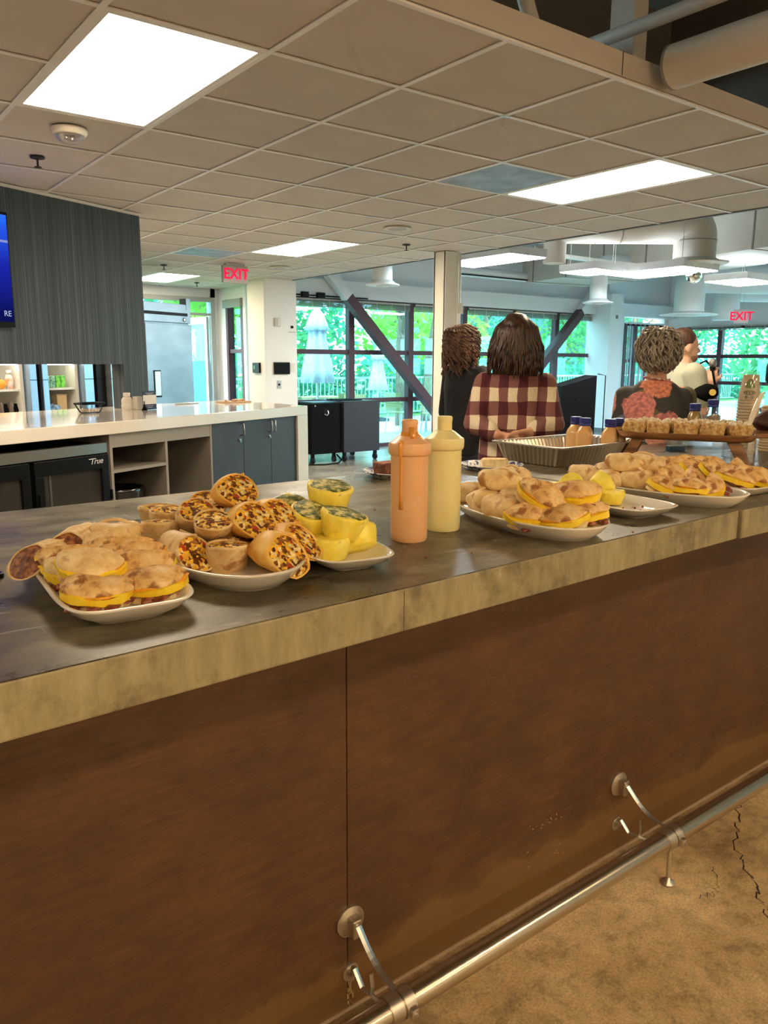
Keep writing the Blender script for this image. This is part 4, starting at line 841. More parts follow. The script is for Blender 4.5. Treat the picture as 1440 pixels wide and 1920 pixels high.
# ---- black equipment cart by the window
t = thing('equipment_cart', 'black equipment cart on casters in front of the window', 'cart', (6.5, 9.75, 0), 0)
MB().box(5.905, 6.40, 9.50, 10.15, .137, .86).build('left_cabinet', M_blackm, t, world=True, bevel=.006); MB().box(6.43, 7.08, 9.45, 10.15, .137, .885).build('right_cabinet', mat('black_blue', (.016, .019, .024), .55), t, world=True, bevel=.006)
MB().box(6.40, 6.43, 9.52, 10.15, .137, .86).build('gap_panel', M_black, t, world=True)
MB().cyl((6.15, 9.498, .74), (6.15, 9.49, .74), .05, 22).build('lock_ring', M_black, t, world=True); MB().tube([(6.12, 9.48, .71), (6.15, 9.46, .69), (6.185, 9.475, .72), (6.18, 9.49, .76)], .006, 8).build('latch_handle', M_alum, t, world=True)
MB().cyl((5.97, 9.499, .83), (5.97, 9.49, .83), .012, 10).build('key_lock', M_alum, t, world=True)
for x, y in ((6.47, 9.50), (7.03, 9.50), (7.03, 10.1), (5.95, 9.55), (5.95, 10.1), (6.35, 9.6)):
    MB().cyl((x-.018, y, .045), (x+.018, y, .045), .045, 16).box(x-.022, x+.022, y-.02, y+.02, .05, .137).build('caster', M_black, t, world=True)
t2 = thing('folder_stack', 'dark teal folders lying on the black cart', 'folders', (6.3, 9.8, .86)); MB().box(-.3, .15, -.2, .2, .001, .012).build('folder', mat('teal_dark', (.01, .05, .06), .4), t2); MB().box(.16, .55, -.22, .15, .027, .04).build('tray', M_blackm, t2)
cp = [(5.95+.35*k/8+.25*math.sin(k*.9), 9.42+.06*math.cos(k*1.3), .012) for k in range(9)]
tag(MB().tube([(5.95, 9.55, .08), (5.8, 9.4, .012), (6.0, 9.3, .012), (6.25, 9.33, .012), (6.42, 9.5, .03), (6.4, 9.6, .1)], .012, 8).build('power_cable', M_black, smooth=True), 'black power cable looping on the floor beneath the cart', 'cable')
# ---- black lectern
lx, ly = 10.3, 8.5
t = thing('lectern', 'tall black slant-topped lectern in front of the right pillar', 'lectern', (8.8, 7.13, 0), -37)
prof = [(-.24, 0), (.24, 0), (.24, 1.28), (-.24, 1.13)]
mb = MB(); mb.rings([[(x, y, z) for x, z in prof] for y in (-.03, .62)]); fixn(mb.build('body', M_blackm, t, bevel=.006))
MB().box(-.012, .04, -.034, -.03, .93, .96).build('badge', M_black, t)
MB().tube([(.26, -.02, .05), (.36, -.02, .05), (.36, -.02, 1.28), (.25, -.02, 1.30)], .008, 8).build('side_frame', M_black, t, smooth=True)
# ------------------------------------------------------------------ people
M_skin = mat('skin', (.62, .36, .25), .5, col2=(.68, .41, .29), scale=14., sss=.1)
M_skin2 = mat('skin_warm', (.60, .30, .18), .5, col2=(.66, .36, .23), scale=14., sss=.1)
def remesh(o, vox=.009, it=6):
    r = o.modifiers.new('remesh', 'REMESH'); r.mode = 'VOXEL'; r.voxel_size = vox; r.use_smooth_shade = True
    s = o.modifiers.new('smooth', 'SMOOTH'); s.factor = .5; s.iterations = it
    return o
def ell(cx, cy, z, rx, ry, n=20, p=2.3):
    out = []
    for i in range(n):
        a = 2*math.pi*i/n; c, s = math.cos(a), math.sin(a)
        out.append((cx+rx*math.copysign(abs(c)**(2/p), c), cy+ry*math.copysign(abs(s)**(2/p), s), z))
    return out
def hand(mb, w, d, up, side, s=1., curl=.5):
    """palm from wrist w along d; fingers curl towards 'up'; thumb on 'side'"""
    d = Vector(d).normalized(); up = Vector(up).normalized(); sd = d.cross(up).normalized()*side; w = Vector(w)
    pc = w+d*.05*s
    for k in range(4): mb.cap(w+sd*(.012*(k-1.5))*s*1.0, w+d*.085*s+sd*(.021*(k-1.5))*s, .014*s, .0125*s, 8)
    L = (.062, .072, .068, .052)
    for k in range(4):
        b = w+d*.088*s+sd*(.021*(1.5-k))*s; p = b; dd = d.copy(); ang = curl
        for j, fr in enumerate((.45, .32, .23)):
            dd = (dd*math.cos(ang)+up*math.sin(ang)).normalized() if j else (dd*math.cos(ang*.6)+up*math.sin(ang*.6)).normalized()
            q = p+dd*L[k]*s*fr*1.15; mb.cap(p, q, .0095*s, .0085*s, 8); p = q
    tb = w+d*.02*s+sd*.03*s; t1 = tb+(d*.6+sd*.7+up*.2).normalized()*.04*s; t2 = t1+(d*.9+sd*.15+up*.35).normalized()*.032*s
    mb.cap(tb, t1, .014*s, .011*s, 8); mb.cap(t1, t2, .0108*s, .009*s, 8)
def head(mb, z, s=1.):
    """head centred over origin, chin at z, facing +y"""
    mb.ball((0, -.012*s, z+.135*s), (.074*s, .094*s, .105*s), 20, 14)          # cranium
    mb.ball((0, .022*s, z+.075*s), (.058*s, .066*s, .078*s), 18, 12)           # face
    mb.ball((0, .052*s, z+.022*s), (.030*s, .028*s, .024*s), 12, 8)            # chin
    mb.cap((0, .082*s, z+.118*s), (0, .098*s, z+.082*s), .008*s, .013*s, 8)    # nose
    mb.cap((-.03*s, .074*s, z+.128*s), (.03*s, .074*s, z+.128*s), .012*s, .012*s, 8)    # brow
    mb.cap((-.018*s, .078*s, z+.05*s), (.018*s, .078*s, z+.05*s), .008*s, .008*s, 8)    # lips
    for q in (-1, 1): mb.ball((q*.074*s, -.006*s, z+.098*s), (.012*s, .022*s, .032*s), 10, 8)   # ears
def face_bits(t, z, s, hairm):
    e = MB()
    for q in (-1, 1): e.ball((q*.029*s, .078*s, z+.108*s), .011*s, 10, 8)
    e.build('eyes', mat('eye_white', (.8, .8, .8), .2), t, smooth=True)
    e = MB()
    for q in (-1, 1): e.ball((q*.029*s, .0865*s, z+.108*s), .0055*s, 8, 6)
    e.build('pupils', M_black, t, smooth=True)
    e = MB()
    for q in (-1, 1): e.tube([(q*.014*s, .089*s, z+.128*s), (q*.03*s, .088*s, z+.134*s), (q*.046*s, .078*s, z+.128*s)], .004*s, 5)
    e.build('eyebrows', hairm, t); MB().tube([(-.02*s, .083*s, z+.049*s), (0, .0885*s, z+.047*s), (.02*s, .083*s, z+.049*s)], .003*s, 5).build('mouth', mat('lips', (.45, .16, .13), .5), t)
def legs(mb, hip, s, w=.085, stance=.09):
    for q in (-1, 1):
        mb.cap((q*stance, 0, hip), (q*stance, .01, hip*.53), .085*s*w/.085, .058*s, 12); mb.cap((q*stance, .01, hip*.53), (q*stance, -.01, .09), .056*s, .036*s, 12)
        mb.cap((q*stance, -.02, .045), (q*stance, .12, .035), .036*s, .03*s, 10)
def strands(t, paths, r, m, name='hair', seg=5):
    mb = MB()
    for P in paths:
        n = len(P); mb.tube(P, [r*(.55+.45*math.sin(math.pi*min(1, (k+.6)/n))) if k < n-1 else r*.12 for k in range(n)], seg)
    return mb.build(name, m, t, smooth=True)
def hairmat(name, a, b, rough=.45, sc=30.):
    return mat(name, a, rough, col2=b, scale=sc, stretch=(1, 1, .15), lo=.35, hi=.7)
# ---------- A: woman in plaid, seen from behind, hands clasped at her back
M_plaid = mat('plaid', (.5, .4, .3), .85)
def _plaid():
    m = M_plaid; b = bsdf(m); L = m.node_tree.links.new
    tc = N(m, 'ShaderNodeTexCoord'); sx = N(m, 'ShaderNodeSeparateXYZ'); L(tc.outputs['Object'], sx.inputs[0])
    nz = N(m, 'ShaderNodeTexNoise'); nz.inputs['Scale'].default_value = 5.; L(tc.outputs['Object'], nz.inputs['Vector'])
    def stripe(src, per, off):
        a = N(m, 'ShaderNodeMath', operation='MULTIPLY_ADD'); L(nz.outputs[0], a.inputs[0]); a.inputs[1].default_value = .035; L(src, a.inputs[2])
        q = N(m, 'ShaderNodeMath', operation='MULTIPLY_ADD'); L(a.outputs[0], q.inputs[0]); q.inputs[1].default_value = 1/per; q.inputs[2].default_value = off
        f = N(m, 'ShaderNodeMath', operation='FRACT'); L(q.outputs[0], f.inputs[0])
        g = N(m, 'ShaderNodeMath', operation='GREATER_THAN'); L(f.outputs[0], g.inputs[0]); g.inputs[1].default_value = .5; return g.outputs[0]
    v = stripe(sx.outputs[0], .098, 10.12); h = stripe(sx.outputs[2], .142, .06)
    s = N(m, 'ShaderNodeMath', operation='ADD'); L(v, s.inputs[0]); L(h, s.inputs[1]); d = N(m, 'ShaderNodeMath', operation='MULTIPLY'); L(s.outputs[0], d.inputs[0]); d.inputs[1].default_value = .5
    c = ramp(m, d.outputs[0], [(0., (.74, .62, .44)), (.25, (.215, .085, .075)), (.75, (.075, .006, .012))], 'CONSTANT')
    w = tex(m, 'ShaderNodeTexNoise', tc.outputs['Object'], Scale=220., Detail=2.); L(mixc(m, 1., c, ramp(m, w.outputs[0], [(.3, (.82, .82, .82)), (.7, (1.1, 1.1, 1.1))]), 'MULTIPLY'), b.inputs['Base Color'])
_plaid()
def woman_plaid():
    H = 1.70; t = thing('person', 'woman in a maroon and cream plaid shirt, back turned, hands clasped behind', 'person', (3.11, 2.95, 0), 44.3-90)
    b = MB(); legs(b, .86, 1.); b.rings([ell(0, 0, z, rx, ry) for z, rx, ry in ((.80, .15, .11), (.95, .175, .125), (1.08, .14, .10), (1.25, .15, .10), (1.33, .145, .08), (1.42, .06, .06))])
    b.cap((0, -.01, 1.38), (0, 0, 1.50), .055, .05); head(b, 1.465)
    sh = {}
    for q in (-1, 1):
        s_, e_, w_ = Vector((q*.155, -.01, 1.335)), Vector((q*.205, -.115, 1.135)), Vector((q*.080, -.215, 1.085 if q < 0 else 1.10)); sh[q] = (s_, e_, w_)
        b.cap(s_, e_, .05, .042); b.cap(e_, w_, .041, .027)
    hand(b, sh[-1][2], (.92, -.12, -.22), (.2, -.5, -.75), 1, 1., .55)
    hand(b, sh[1][2], (-.90, -.16, -.22), (-.1, -.55, -.8), -1, 1., .75)
    remesh(b.build('body', M_skin2, t, smooth=True), .0075, 3)
    face_bits(t, 1.465, 1., mat('brow_dark', (.02, .012, .008), .6))
    s = MB(); s.rings([ell(0, -.01, z, rx, ry, 24, 2.5) for z, rx, ry in ((.72, .185, .15), (.85, .19, .152), (1.0, .178, .142), (1.15, .172, .135), (1.26, .172, .125), (1.34, .155, .105), (1.395, .115, .085), (1.44, .066, .062))])
    for q in (-1, 1):
        a, e, w = sh[q]; s.cap(a, e, .066, .058, 14); s.cap(e, e.lerp(w, .72), .056, .043, 14); s.cap(e.lerp(w, .62), e.lerp(w, .72), .048, .048, 14)
    s.jitter(.007, 9, 3); s.jitter(.004, 22, 5)
    remesh(s.build('plaid_shirt', M_plaid, t, smooth=True), .009, 4)
    p = MB(); legs(p, .84, 1.12); p.ball((0, 0, .84), (.17, .125, .12)); remesh(p.build('trousers', mat('dark_denim', (.02, .024, .035), .8), t, smooth=True), .012)
    # shoulder length dark brown hair
    m = hairmat('hair_brown', (.018, .008, .005), (.085, .036, .018), .38, 60.)
    cap_ = MB(); cap_.rings([ell(0, -.02, z, rx, ry, 24, 2.1) for z, rx, ry in ((1.375, .115, .06), (1.42, .124, .082), (1.50, .112, .095), (1.58, .095, .10), (1.65, .080, .094), (1.695, .048, .058), (1.705, .01, .012))]); cap_.v = [(x, y-.015 if y < 0 else min(y, .035), z) for x, y, z in cap_.v]; cap_.jitter(.008, 20, 7); cap_.build('hair_mass', m, t, smooth=True)
    rnd = random.Random(11); P = []
    for k in range(420):
        a = math.pi+rnd.uniform(-1.0, 1.0)*1.75-math.pi/2*0; a = -math.pi/2+rnd.uniform(-1.85, 1.85); ln = rnd.uniform(.27, .35); ph = rnd.uniform(0, 6.28); path = []
        el = rnd.uniform(.2, 1.)
        for j in range(13):
            u = j/12; zz = 1.705-ln*u*(.55+.45*el)-(1-el)*.02
            rr = (.018+.088*min(1, u*3.2)**.6+.045*max(0, u-.3)) if True else 0
            wv = .010*math.sin(u*9+ph)*u; curl = .03*max(0, u-.75)*math.sin(ph)
            rx = rr*(.92+.12*u); ry = rr*(1.12-.2*u)
            path.append((rx*math.cos(a)*1.0+wv+curl, -.018+ry*math.sin(a)-.012*u+wv*.4, zz+.012*math.sin(ph*3)*u))
        P.append(path)
    strands(t, P, .0065, m, 'hair')
woman_plaid()
# ---------- B: curly haired woman in black
def woman_curly():
    t = thing('person', 'woman in black with long curly brown hair beside the steel column', 'person', (3.76, 4.02, 0), -5-90)
    b = MB(); legs(b, .86, 1.); b.rings([ell(0, 0, z, rx, ry) for z, rx, ry in ((.80, .15, .11), (.95, .165, .12), (1.08, .135, .10), (1.25, .155, .105), (1.37, .16, .085), (1.43, .07, .065))])
    b.cap((0, 0, 1.39), (0, .01, 1.51), .052, .05); head(b, 1.47)
    A_ = {}
    for q in (-1, 1):
        s_, e_, w_ = Vector((q*.175, 0, 1.37)), Vector((q*.235, .0, 1.10)), Vector((q*.10, .20, 1.02)); A_[q] = (s_, e_, w_); b.cap(s_, e_, .046, .04); b.cap(e_, w_, .039, .026); hand(b, w_, (-q*.7, .6, .1), (0, .4, .6), q, .95, .5)
    remesh(b.build('body', M_skin2, t, smooth=True), .009, 3); face_bits(t, 1.47, 1., mat('brow_dark', None))
    s = MB(); s.rings([ell(0, 0, z, rx, ry, 24, 2.5) for z, rx, ry in ((.82, .18, .135), (1.0, .165, .125), (1.12, .16, .12), (1.27, .18, .12), (1.37, .185, .10), (1.42, .10, .08), (1.45, .065, .062))])
    for q in (-1, 1): a, e, w = A_[q]; s.cap(a, e, .062, .054); s.cap(e, e.lerp(w, .85), .053, .042)
    remesh(s.jitter(.004, 14, 2).build('black_top', mat('black_cloth', (.010, .010, .012), .8), t, smooth=True), .01, 4)
    p = MB(); legs(p, .84, 1.1); p.ball((0, 0, .84), (.165, .12, .12)); remesh(p.build('trousers', mat('dark_denim', None), t, smooth=True), .013)
    m = hairmat('hair_curly', (.040, .018, .010), (.18, .085, .042), .5, 50.)
    cap_ = MB(); cap_.rings([ell(0, -.03, z, rx, ry, 20, 2.1) for z, rx, ry in ((1.33, .085, .05), (1.42, .105, .08), (1.52, .108, .09), (1.62, .095, .10), (1.68, .06, .07), (1.70, .01, .01))]); cap_.jitter(.02, 22, 3); cap_.build('hair_mass', m, t, smooth=True)
    rnd = random.Random(21); P = []
    for k in range(260):
        a = -math.pi/2+rnd.uniform(-1.9, 1.9); ln = rnd.uniform(.24, .40); ph = rnd.uniform(0, 6.28); path = []; el = rnd.random()
        for j in range(22):
            u = j/21; rr = .02+.095*min(1, u*3)**.6+.012*u+.014*rnd.random()*0
            x = rr*math.cos(a)*1.08+.013*math.cos(u*26+ph); y = -.03+rr*math.sin(a)*1.0+.013*math.sin(u*26+ph)-.01*u
            path.append((x, y, 1.70-ln*u*(.4+.6*el)))
        P.append(path)
    strands(t, P, .006, m, 'hair')
woman_curly()
# ---------- C: grey haired woman in floral top
M_floral = mat('floral', (.07, .065, .06), .8)
def _floral():
    m = M_floral; b = bsdf(m); L = m.node_tree.links.new
    v = coords(m); nz = tex(m, 'ShaderNodeTexNoise', v, Scale=16., Detail=3.); mv = N(m, 'ShaderNodeMix'); mv.data_type = 'VECTOR'
    ad = N(m, 'ShaderNodeVectorMath', operation='MULTIPLY_ADD'); L(nz.outputs['Color'], ad.inputs[0]); ad.inputs[1].default_value = (.07, .07, .07); L(v, ad.inputs[2])
    vo = tex(m, 'ShaderNodeTexVoronoi', ad.outputs[0], Scale=7.0); vo2 = tex(m, 'ShaderNodeTexVoronoi', ad.outputs[0], Scale=12.)
    n2 = tex(m, 'ShaderNodeTexNoise', v, Scale=60., Detail=3.)
    sp = N(m, 'ShaderNodeSeparateColor'); L(vo.outputs['Color'], sp.inputs[0]); sp2 = N(m, 'ShaderNodeSeparateColor'); L(vo2.outputs['Color'], sp2.inputs[0])
    petal = ramp(m, sp.outputs[0], [(0, (.72, .28, .18)), (.3, (.75, .36, .30)), (.55, (.66, .26, .25)), (.8, (.45, .05, .06))], 'CONSTANT')
    shade = ramp(m, n2.outputs[0], [(.3, (.6, .5, .5)), (.65, (1.25, 1.15, 1.05))])
    petal = mixc(m, 1., petal, shade, 'MULTIPLY')
    mask = ramp(m, vo.outputs['Distance'], [(.60, (1, 1, 1)), (.64, (0, 0, 0))]); sel = ramp(m, sp.outputs[1], [(.16, (0, 0, 0)), (.17, (1, 1, 1))])
    leaf = mixc(m, ramp(m, sp2.outputs[2], [(.66, (0, 0, 0)), (.67, (1, 1, 1))]), (.055, .05, .048), (.15, .13, .07))
    leaf = mixc(m, ramp(m, sp2.outputs[0], [(.86, (0, 0, 0)), (.87, (1, 1, 1))]), leaf, (.16, .17, .22))
    L(mixc(m, mixc(m, 1., mask, sel, 'MULTIPLY'), leaf, petal), b.inputs['Base Color'])
_floral()
def woman_grey():
    t = thing('person', 'woman with short curly grey hair in a floral top, back turned', 'person', (3.62, 2.43, 0), 36-90)
    b = MB(); legs(b, .82, 1.); b.rings([ell(0, 0, z, rx, ry) for z, rx, ry in ((.76, .16, .12), (.92, .175, .13), (1.05, .15, .11), (1.20, .15, .105), (1.28, .14, .085), (1.36, .06, .06))])
    b.cap((0, -.01, 1.31), (0, .012, 1.44), .055, .05)
    hb = MB(); head(hb, 1.39, 1.0); b.v += hb.v and []; k0 = len(b.v); b.v += hb.v; b.f += [tuple(i+k0 for i in f) for f in hb.f]; b.mi += hb.mi
    A_ = {}
    for q in (-1, 1):
        s_, e_, w_ = Vector((q*.145, 0, 1.275)), Vector((q*.175, .0, 1.02)), Vector((q*.08, .20, .98)); A_[q] = (s_, e_, w_); b.cap(s_, e_, .046, .042); b.cap(e_, w_, .04, .028); hand(b, w_, (-q*.7, .6, .1), (0, .4, .6), q, .95, .5)
    remesh(b.build('body', M_skin2, t, smooth=True), .009, 3)
    m = hairmat('hair_grey', (.15, .12, .095), (.50, .43, .35), .55, 70.)
    face_bits(t, 1.39, 1., m)
    s = MB(); s.rings([ell(0, 0, z, rx, ry, 24, 2.5) for z, rx, ry in ((.74, .185, .145), (.95, .178, .138), (1.1, .172, .13), (1.21, .168, .122), (1.285, .152, .10), (1.335, .11, .082), (1.362, .075, .066))])
    for q in (-1, 1): a, e, w = A_[q]; s.cap(a, e, .060, .054); s.cap(e, e.lerp(w, .6), .053, .046)
    remesh(s.jitter(.004, 12, 2).build('floral_top', M_floral, t, smooth=True), .009, 4)
    p = MB(); legs(p, .80, 1.12); p.ball((0, 0, .80), (.18, .13, .12)); remesh(p.build('trousers', mat('dark_denim', None), t, smooth=True), .013)
    cap_ = MB(); cap_.ball((0, -.02, 1.525), (.098, .108, .105), 24, 16); cap_.v = [(x, min(y, .05) if z < 1.55 else y, max(z, 1.445)) for x, y, z in cap_.v]; cap_.jitter(.012, 26, 3); cap_.build('hair_mass', m, t, smooth=True)
    rnd = random.Random(31); P = []
    for k in range(520):
        th = rnd.uniform(0, 6.28); ct = rnd.uniform(-.62, 1.); stt = math.sqrt(1-ct*ct); d = Vector((stt*math.cos(th), stt*math.sin(th), ct))
        if d.y > .45 and d.z < .5: continue
        base = Vector((d.x*.094, -.02+d.y*.104, 1.52+d.z*.102)); dn = Vector((d.x*.5, d.y*.5, -.9)); dn = (dn-d*dn.dot(d)).normalized(); sd = d.cross(dn); ph = rnd.uniform(0, 6.28); L_ = rnd.uniform(.05, .085); path = []
        for j in range(8): u = j/7; path.append(tuple(base+dn*L_*u+d*(.014*math.sin(u*3.14)+.006*math.sin(u*7+ph))+sd*(.012*math.sin(u*5+ph))))
        P.append(path)
    strands(t, P, .0048, m, 'hair')
    nk = MB(); 
    for k in range(15): a = math.pi*(1.12+.76*k/14); nk.ball((.066*math.cos(a), .0+.066*math.sin(a), 1.372-.006*math.sin((k-7)*.3)), .0065, 8, 6)
    nk.build('bead_necklace', mat('beads', (.45, .06, .05), .3, col2=(.8, .7, .6), scale=60.), t, smooth=True)
    MB().tube([(.078+.0*k, -.005+.022*math.cos(k*.7), 1.45-.022+.022*math.sin(k*.7)) for k in range(10)], .0018, 5).build('earring', M_alum, t)
woman_grey()
# ---------- D: man with microphone, in profile facing right
def man_mic():
    t = thing('person', 'man in a pale green shirt speaking into a hand-held microphone', 'person', (5.22, 3.28, 0), -127)
    Z = 1.455
    b = MB(); legs(b, .88, 1.05); b.rings([ell(0, 0, z, rx, ry) for z, rx, ry in ((.82, .155, .12), (.97, .165, .125), (1.1, .155, .115), (1.27, .18, .12), (1.38, .18, .09), (1.44, .075, .07))])
    b.cap((0, -.01, 1.39), (0, .012, 1.50), .06, .055); head(b, Z, 1.0)
    sL, eL, wL = Vector((.19, 0, 1.375)), Vector((.235, .06, 1.12)), Vector((.15, .135, 1.305))
    sR, eR, wR = Vector((-.20, 0, 1.385)), Vector((-.25, .02, 1.11)), Vector((-.12, .19, 1.03))
    b.cap(sL, eL, .055, .046); b.cap(eL, wL, .045, .03); b.cap(sR, eR, .055, .046); b.cap(eR, wR, .045, .03)
    hand(b, wL, (-.35, .18, .90), (-.75, .55, .05), -1, 1.02, 1.15); hand(b, wR, (.8, .4, .1), (.1, .5, .5), -1, 1., .6)
    remesh(b.build('body', M_skin, t, smooth=True), .008, 3)
    m = hairmat('hair_man', (.035, .016, .010), (.11, .05, .028), .5, 60.); face_bits(t, Z, 1., m)
    s = MB(); s.rings([ell(0, 0, z, rx, ry, 24, 2.5) for z, rx, ry in ((.86, .19, .145), (1.0, .185, .14), (1.12, .185, .135), (1.28, .205, .135), (1.38, .20, .105), (1.43, .11, .085), (1.455, .075, .075))])
    for a, e in ((sL, eL), (sR, eR)): s.cap(a, a.lerp(e, .72), .082, .072)
    remesh(s.jitter(.005, 12, 2).build('shirt', mat('sage_shirt', (.40, .42, .33), .85), t, smooth=True), .009, 4)
    p = MB(); legs(p, .87, 1.12); p.ball((0, 0, .86), (.17, .13, .12)); remesh(p.build('trousers', mat('dark_denim', None), t, smooth=True), .013)
    hc = MB(); hc.ball((0, -.028, Z+.158), (.082, .098, .092), 22, 14); hc.v = [(x, y, max(z, Z+.075+.55*max(0, y+.035))) for x, y, z in hc.v]; hc.jitter(.004, 40, 2); hc.build('hair', m, t, smooth=True)
    bd = MB(); bd.ball((0, .035, Z+.035), (.056, .056, .04), 18, 10); bd.v = [(x, y, min(z, Z+.052)) for x, y, z in bd.v]; bd.build('stubble', mat('stubble', (.26, .14, .09), .8), t, smooth=True)
    hw = wL+Vector((-.35, .18, .90)).normalized()*.07+Vector((-.75, .55, .05)).normalized()*.035
    return MATW[t.name] @ hw, MATW[t.name]
mp, MMD = man_mic()
t = thing('microphone', 'black hand-held microphone with silver grille held by the man', 'microphone', tuple(mp), 0, rot=Euler((R(8), R(-20), 0)))
MB().lathe([(.011, -.13), (.013, -.06), (.017, .04), (.021, .065)], seg=18).build('handle', M_black, t, smooth=True); MB().lathe([(.021, .065), (.027, .08), (.026, .10), (.016, .118), (.002, .122)], seg=18).build('grille', mat('mic_grille', (.35, .35, .35), .4, .9, bump=.5, bscale=300.), t, smooth=True)
# black bag with yellow badge carried between
t = thing('shoulder_bag', 'black shoulder bag with round yellow badge beside the man', 'bag', (5.10, 3.02, 1.17), -50)
MB().ball((0, 0, .08), (.085, .05, .06), 20, 12).jitter(.02, 14, 2).build('bag', M_blackm, t, smooth=True); MB().tube([(-.06, .03, .12), (-.03, .16, .28), (.02, .24, .30), (.05, .16, .25), (.06, .03, .12)], .008, 6).build('strap', M_blackm, t, smooth=True); MB().cyl((.03, -.052, .085), (.03, -.062, .085), .022, 16).build('badge', mat('badge_yellow', (.75, .55, .12), .4), t)
# ------------------------------------------------------------------ food and things on the bar
M_china = mat('white_china', (.80, .75, .67), .14, coat=.3)
def superell(a, b, p, n=56):
    out = []
    for i in range(n):
        q = 2*math.pi*i/n; c, s = math.cos(q), math.sin(q); out.append((a*math.copysign(abs(c)**(2/p), c), b*math.copysign(abs(s)**(2/p), s)))
    return out
def dish(label, x, y, tilt, w, l, h, p, handle=False):
    t = thing('serving_plate', label, 'plate', (x, y, T), tilt, 'white serving plates')
    def ring(dx, z): return [(u, v, z) for u, v in superell(w/2-dx, l/2-dx, p)]
    in0 = .036 if p > 3 else .034
    rs = [ring(in0+.004, 0), ring(in0, .002), ring(.015, h*.45), ring(.003, h*.86), ring(0, h*.97), ring(.0015, h), ring(.006, h), ring(.010, h*.9), ring(.024, h*.42), ring(in0+.006, .009), ring(in0+.03, .007)]
    MB().rings(rs).build('dish', M_china, t, smooth=True)
    MB().rings([ring(in0+.003, .0), ring(in0+.003, .0022)]).build('foot_rim', mat('china_unglazed', (.62, .56, .48), .6), t)
    return t, Matrix.Translation((x, y, T)) @ Matrix.Rotation(R(tilt), 4, 'Z')
# ---- food materials
def foodmat(name, stops, scale, rough=.6, bump=.35, detail=6., second=None, bscale=None):
    m = mat(name, stops[0][1], rough); b = bsdf(m); L = m.node_tree.links.new
    v = coords(m); n = tex(m, 'ShaderNodeTexNoise', v, Scale=scale, Detail=detail, Roughness=.65); c = ramp(m, n.outputs[0], stops)
    if second:
        sc, lo, hi, col = second; n2 = tex(m, 'ShaderNodeTexNoise', v, Scale=sc, Detail=4.); c = mixc(m, ramp(m, n2.outputs[0], [(lo, (0, 0, 0)), (hi, (1, 1, 1))]), c, col)
    L(c, b.inputs['Base Color'])
    if bump:
        bp = N(m, 'ShaderNodeBump', Strength=bump, Distance=.004); n3 = tex(m, 'ShaderNodeTexNoise', v, Scale=bscale or scale*2, Detail=5.); L(n3.outputs[0], bp.inputs['Height']); L(bp.outputs[0], b.inputs['Normal'])
    return m
M_bread = foodmat('toasted_bread', [(.3, (.48, .21, .06)), (.45, (.80, .50, .19)), (.62, (.90, .68, .36))], 26, .7, .5, second=(32, .50, .60, (.34, .13, .03)))
M_breadp = foodmat('pale_bread', [(.3, (.66, .40, .15)), (.5, (.86, .64, .32)), (.7, (.92, .78, .50))], 30, .75, .45, second=(24, .58, .68, (.40, .17, .045)))
M_egg = foodmat('egg_yellow', [(.3, (.90, .46, .010)), (.5, (.97, .66, .02)), (.7, (.98, .78, .08))], 40, .42, .25)
M_cheese = mat('cheese_orange', (.90, .38, .025), .35)
M_bacon = foodmat('bacon', [(.3, (.10, .018, .008)), (.5, (.25, .05, .025)), (.7, (.50, .20, .11))], 60, .4, .3)
M_tort = foodmat('tortilla', [(.3, (.64, .39, .15)), (.5, (.84, .62, .30)), (.7, (.90, .74, .44))], 24, .6, .3, second=(28, .53, .63, (.50, .24, .07)))
M_torty = foodmat('tortilla_orange', [(.3, (.76, .35, .05)), (.5, (.90, .52, .10)), (.7, (.93, .68, .24))], 30, .55, .2)
M_fill = mat('wrap_filling', (.4, .2, .05), .8, spec=.2)
def _fill():
    m = M_fill; b = bsdf(m); L = m.node_tree.links.new; v = coords(m)
    vo = tex(m, 'ShaderNodeTexVoronoi', v, Scale=190.); sp = N(m, 'ShaderNodeSeparateColor'); L(vo.outputs['Color'], sp.inputs[0])
    c = ramp(m, sp.outputs[0], [(0, (.16, .05, .014)), (.20, (.36, .15, .04)), (.36, (.92, .58, .06)), (.62, (.90, .72, .34)), (.82, (.95, .48, .05)), (.93, (.55, .07, .02)), (.97, (.10, .04, .015))], 'CONSTANT')
    n = tex(m, 'ShaderNodeTexNoise', v, Scale=90., Detail=4.); L(mixc(m, 1., c, ramp(m, n.outputs[0], [(.3, (.65, .6, .55)), (.65, (1.15, 1.15, 1.1))]), 'MULTIPLY'), b.inputs['Base Color'])
    bp = N(m, 'ShaderNodeBump', Strength=.7, Distance=.004); L(vo.outputs['Distance'], bp.inputs['Height']); L(bp.outputs[0], b.inputs['Normal'])
_fill()
M_fillr = foodmat('dark_filling', [(.3, (.05, .014, .006)), (.5, (.20, .055, .016)), (.65, (.48, .20, .07))], 90, .5, .7)
M_bite = foodmat('egg_bite', [(.3, (.86, .62, .04)), (.5, (.95, .80, .10)), (.7, (.97, .88, .26))], 34, .5, .4, second=(50, .66, .72, (.42, .24, .03)))
M_herb = foodmat('herb_top', [(.36, (.04, .075, .012)), (.48, (.16, .19, .035)), (.56, (.68, .60, .22)), (.7, (.82, .74, .36))], 85, .6, .5)
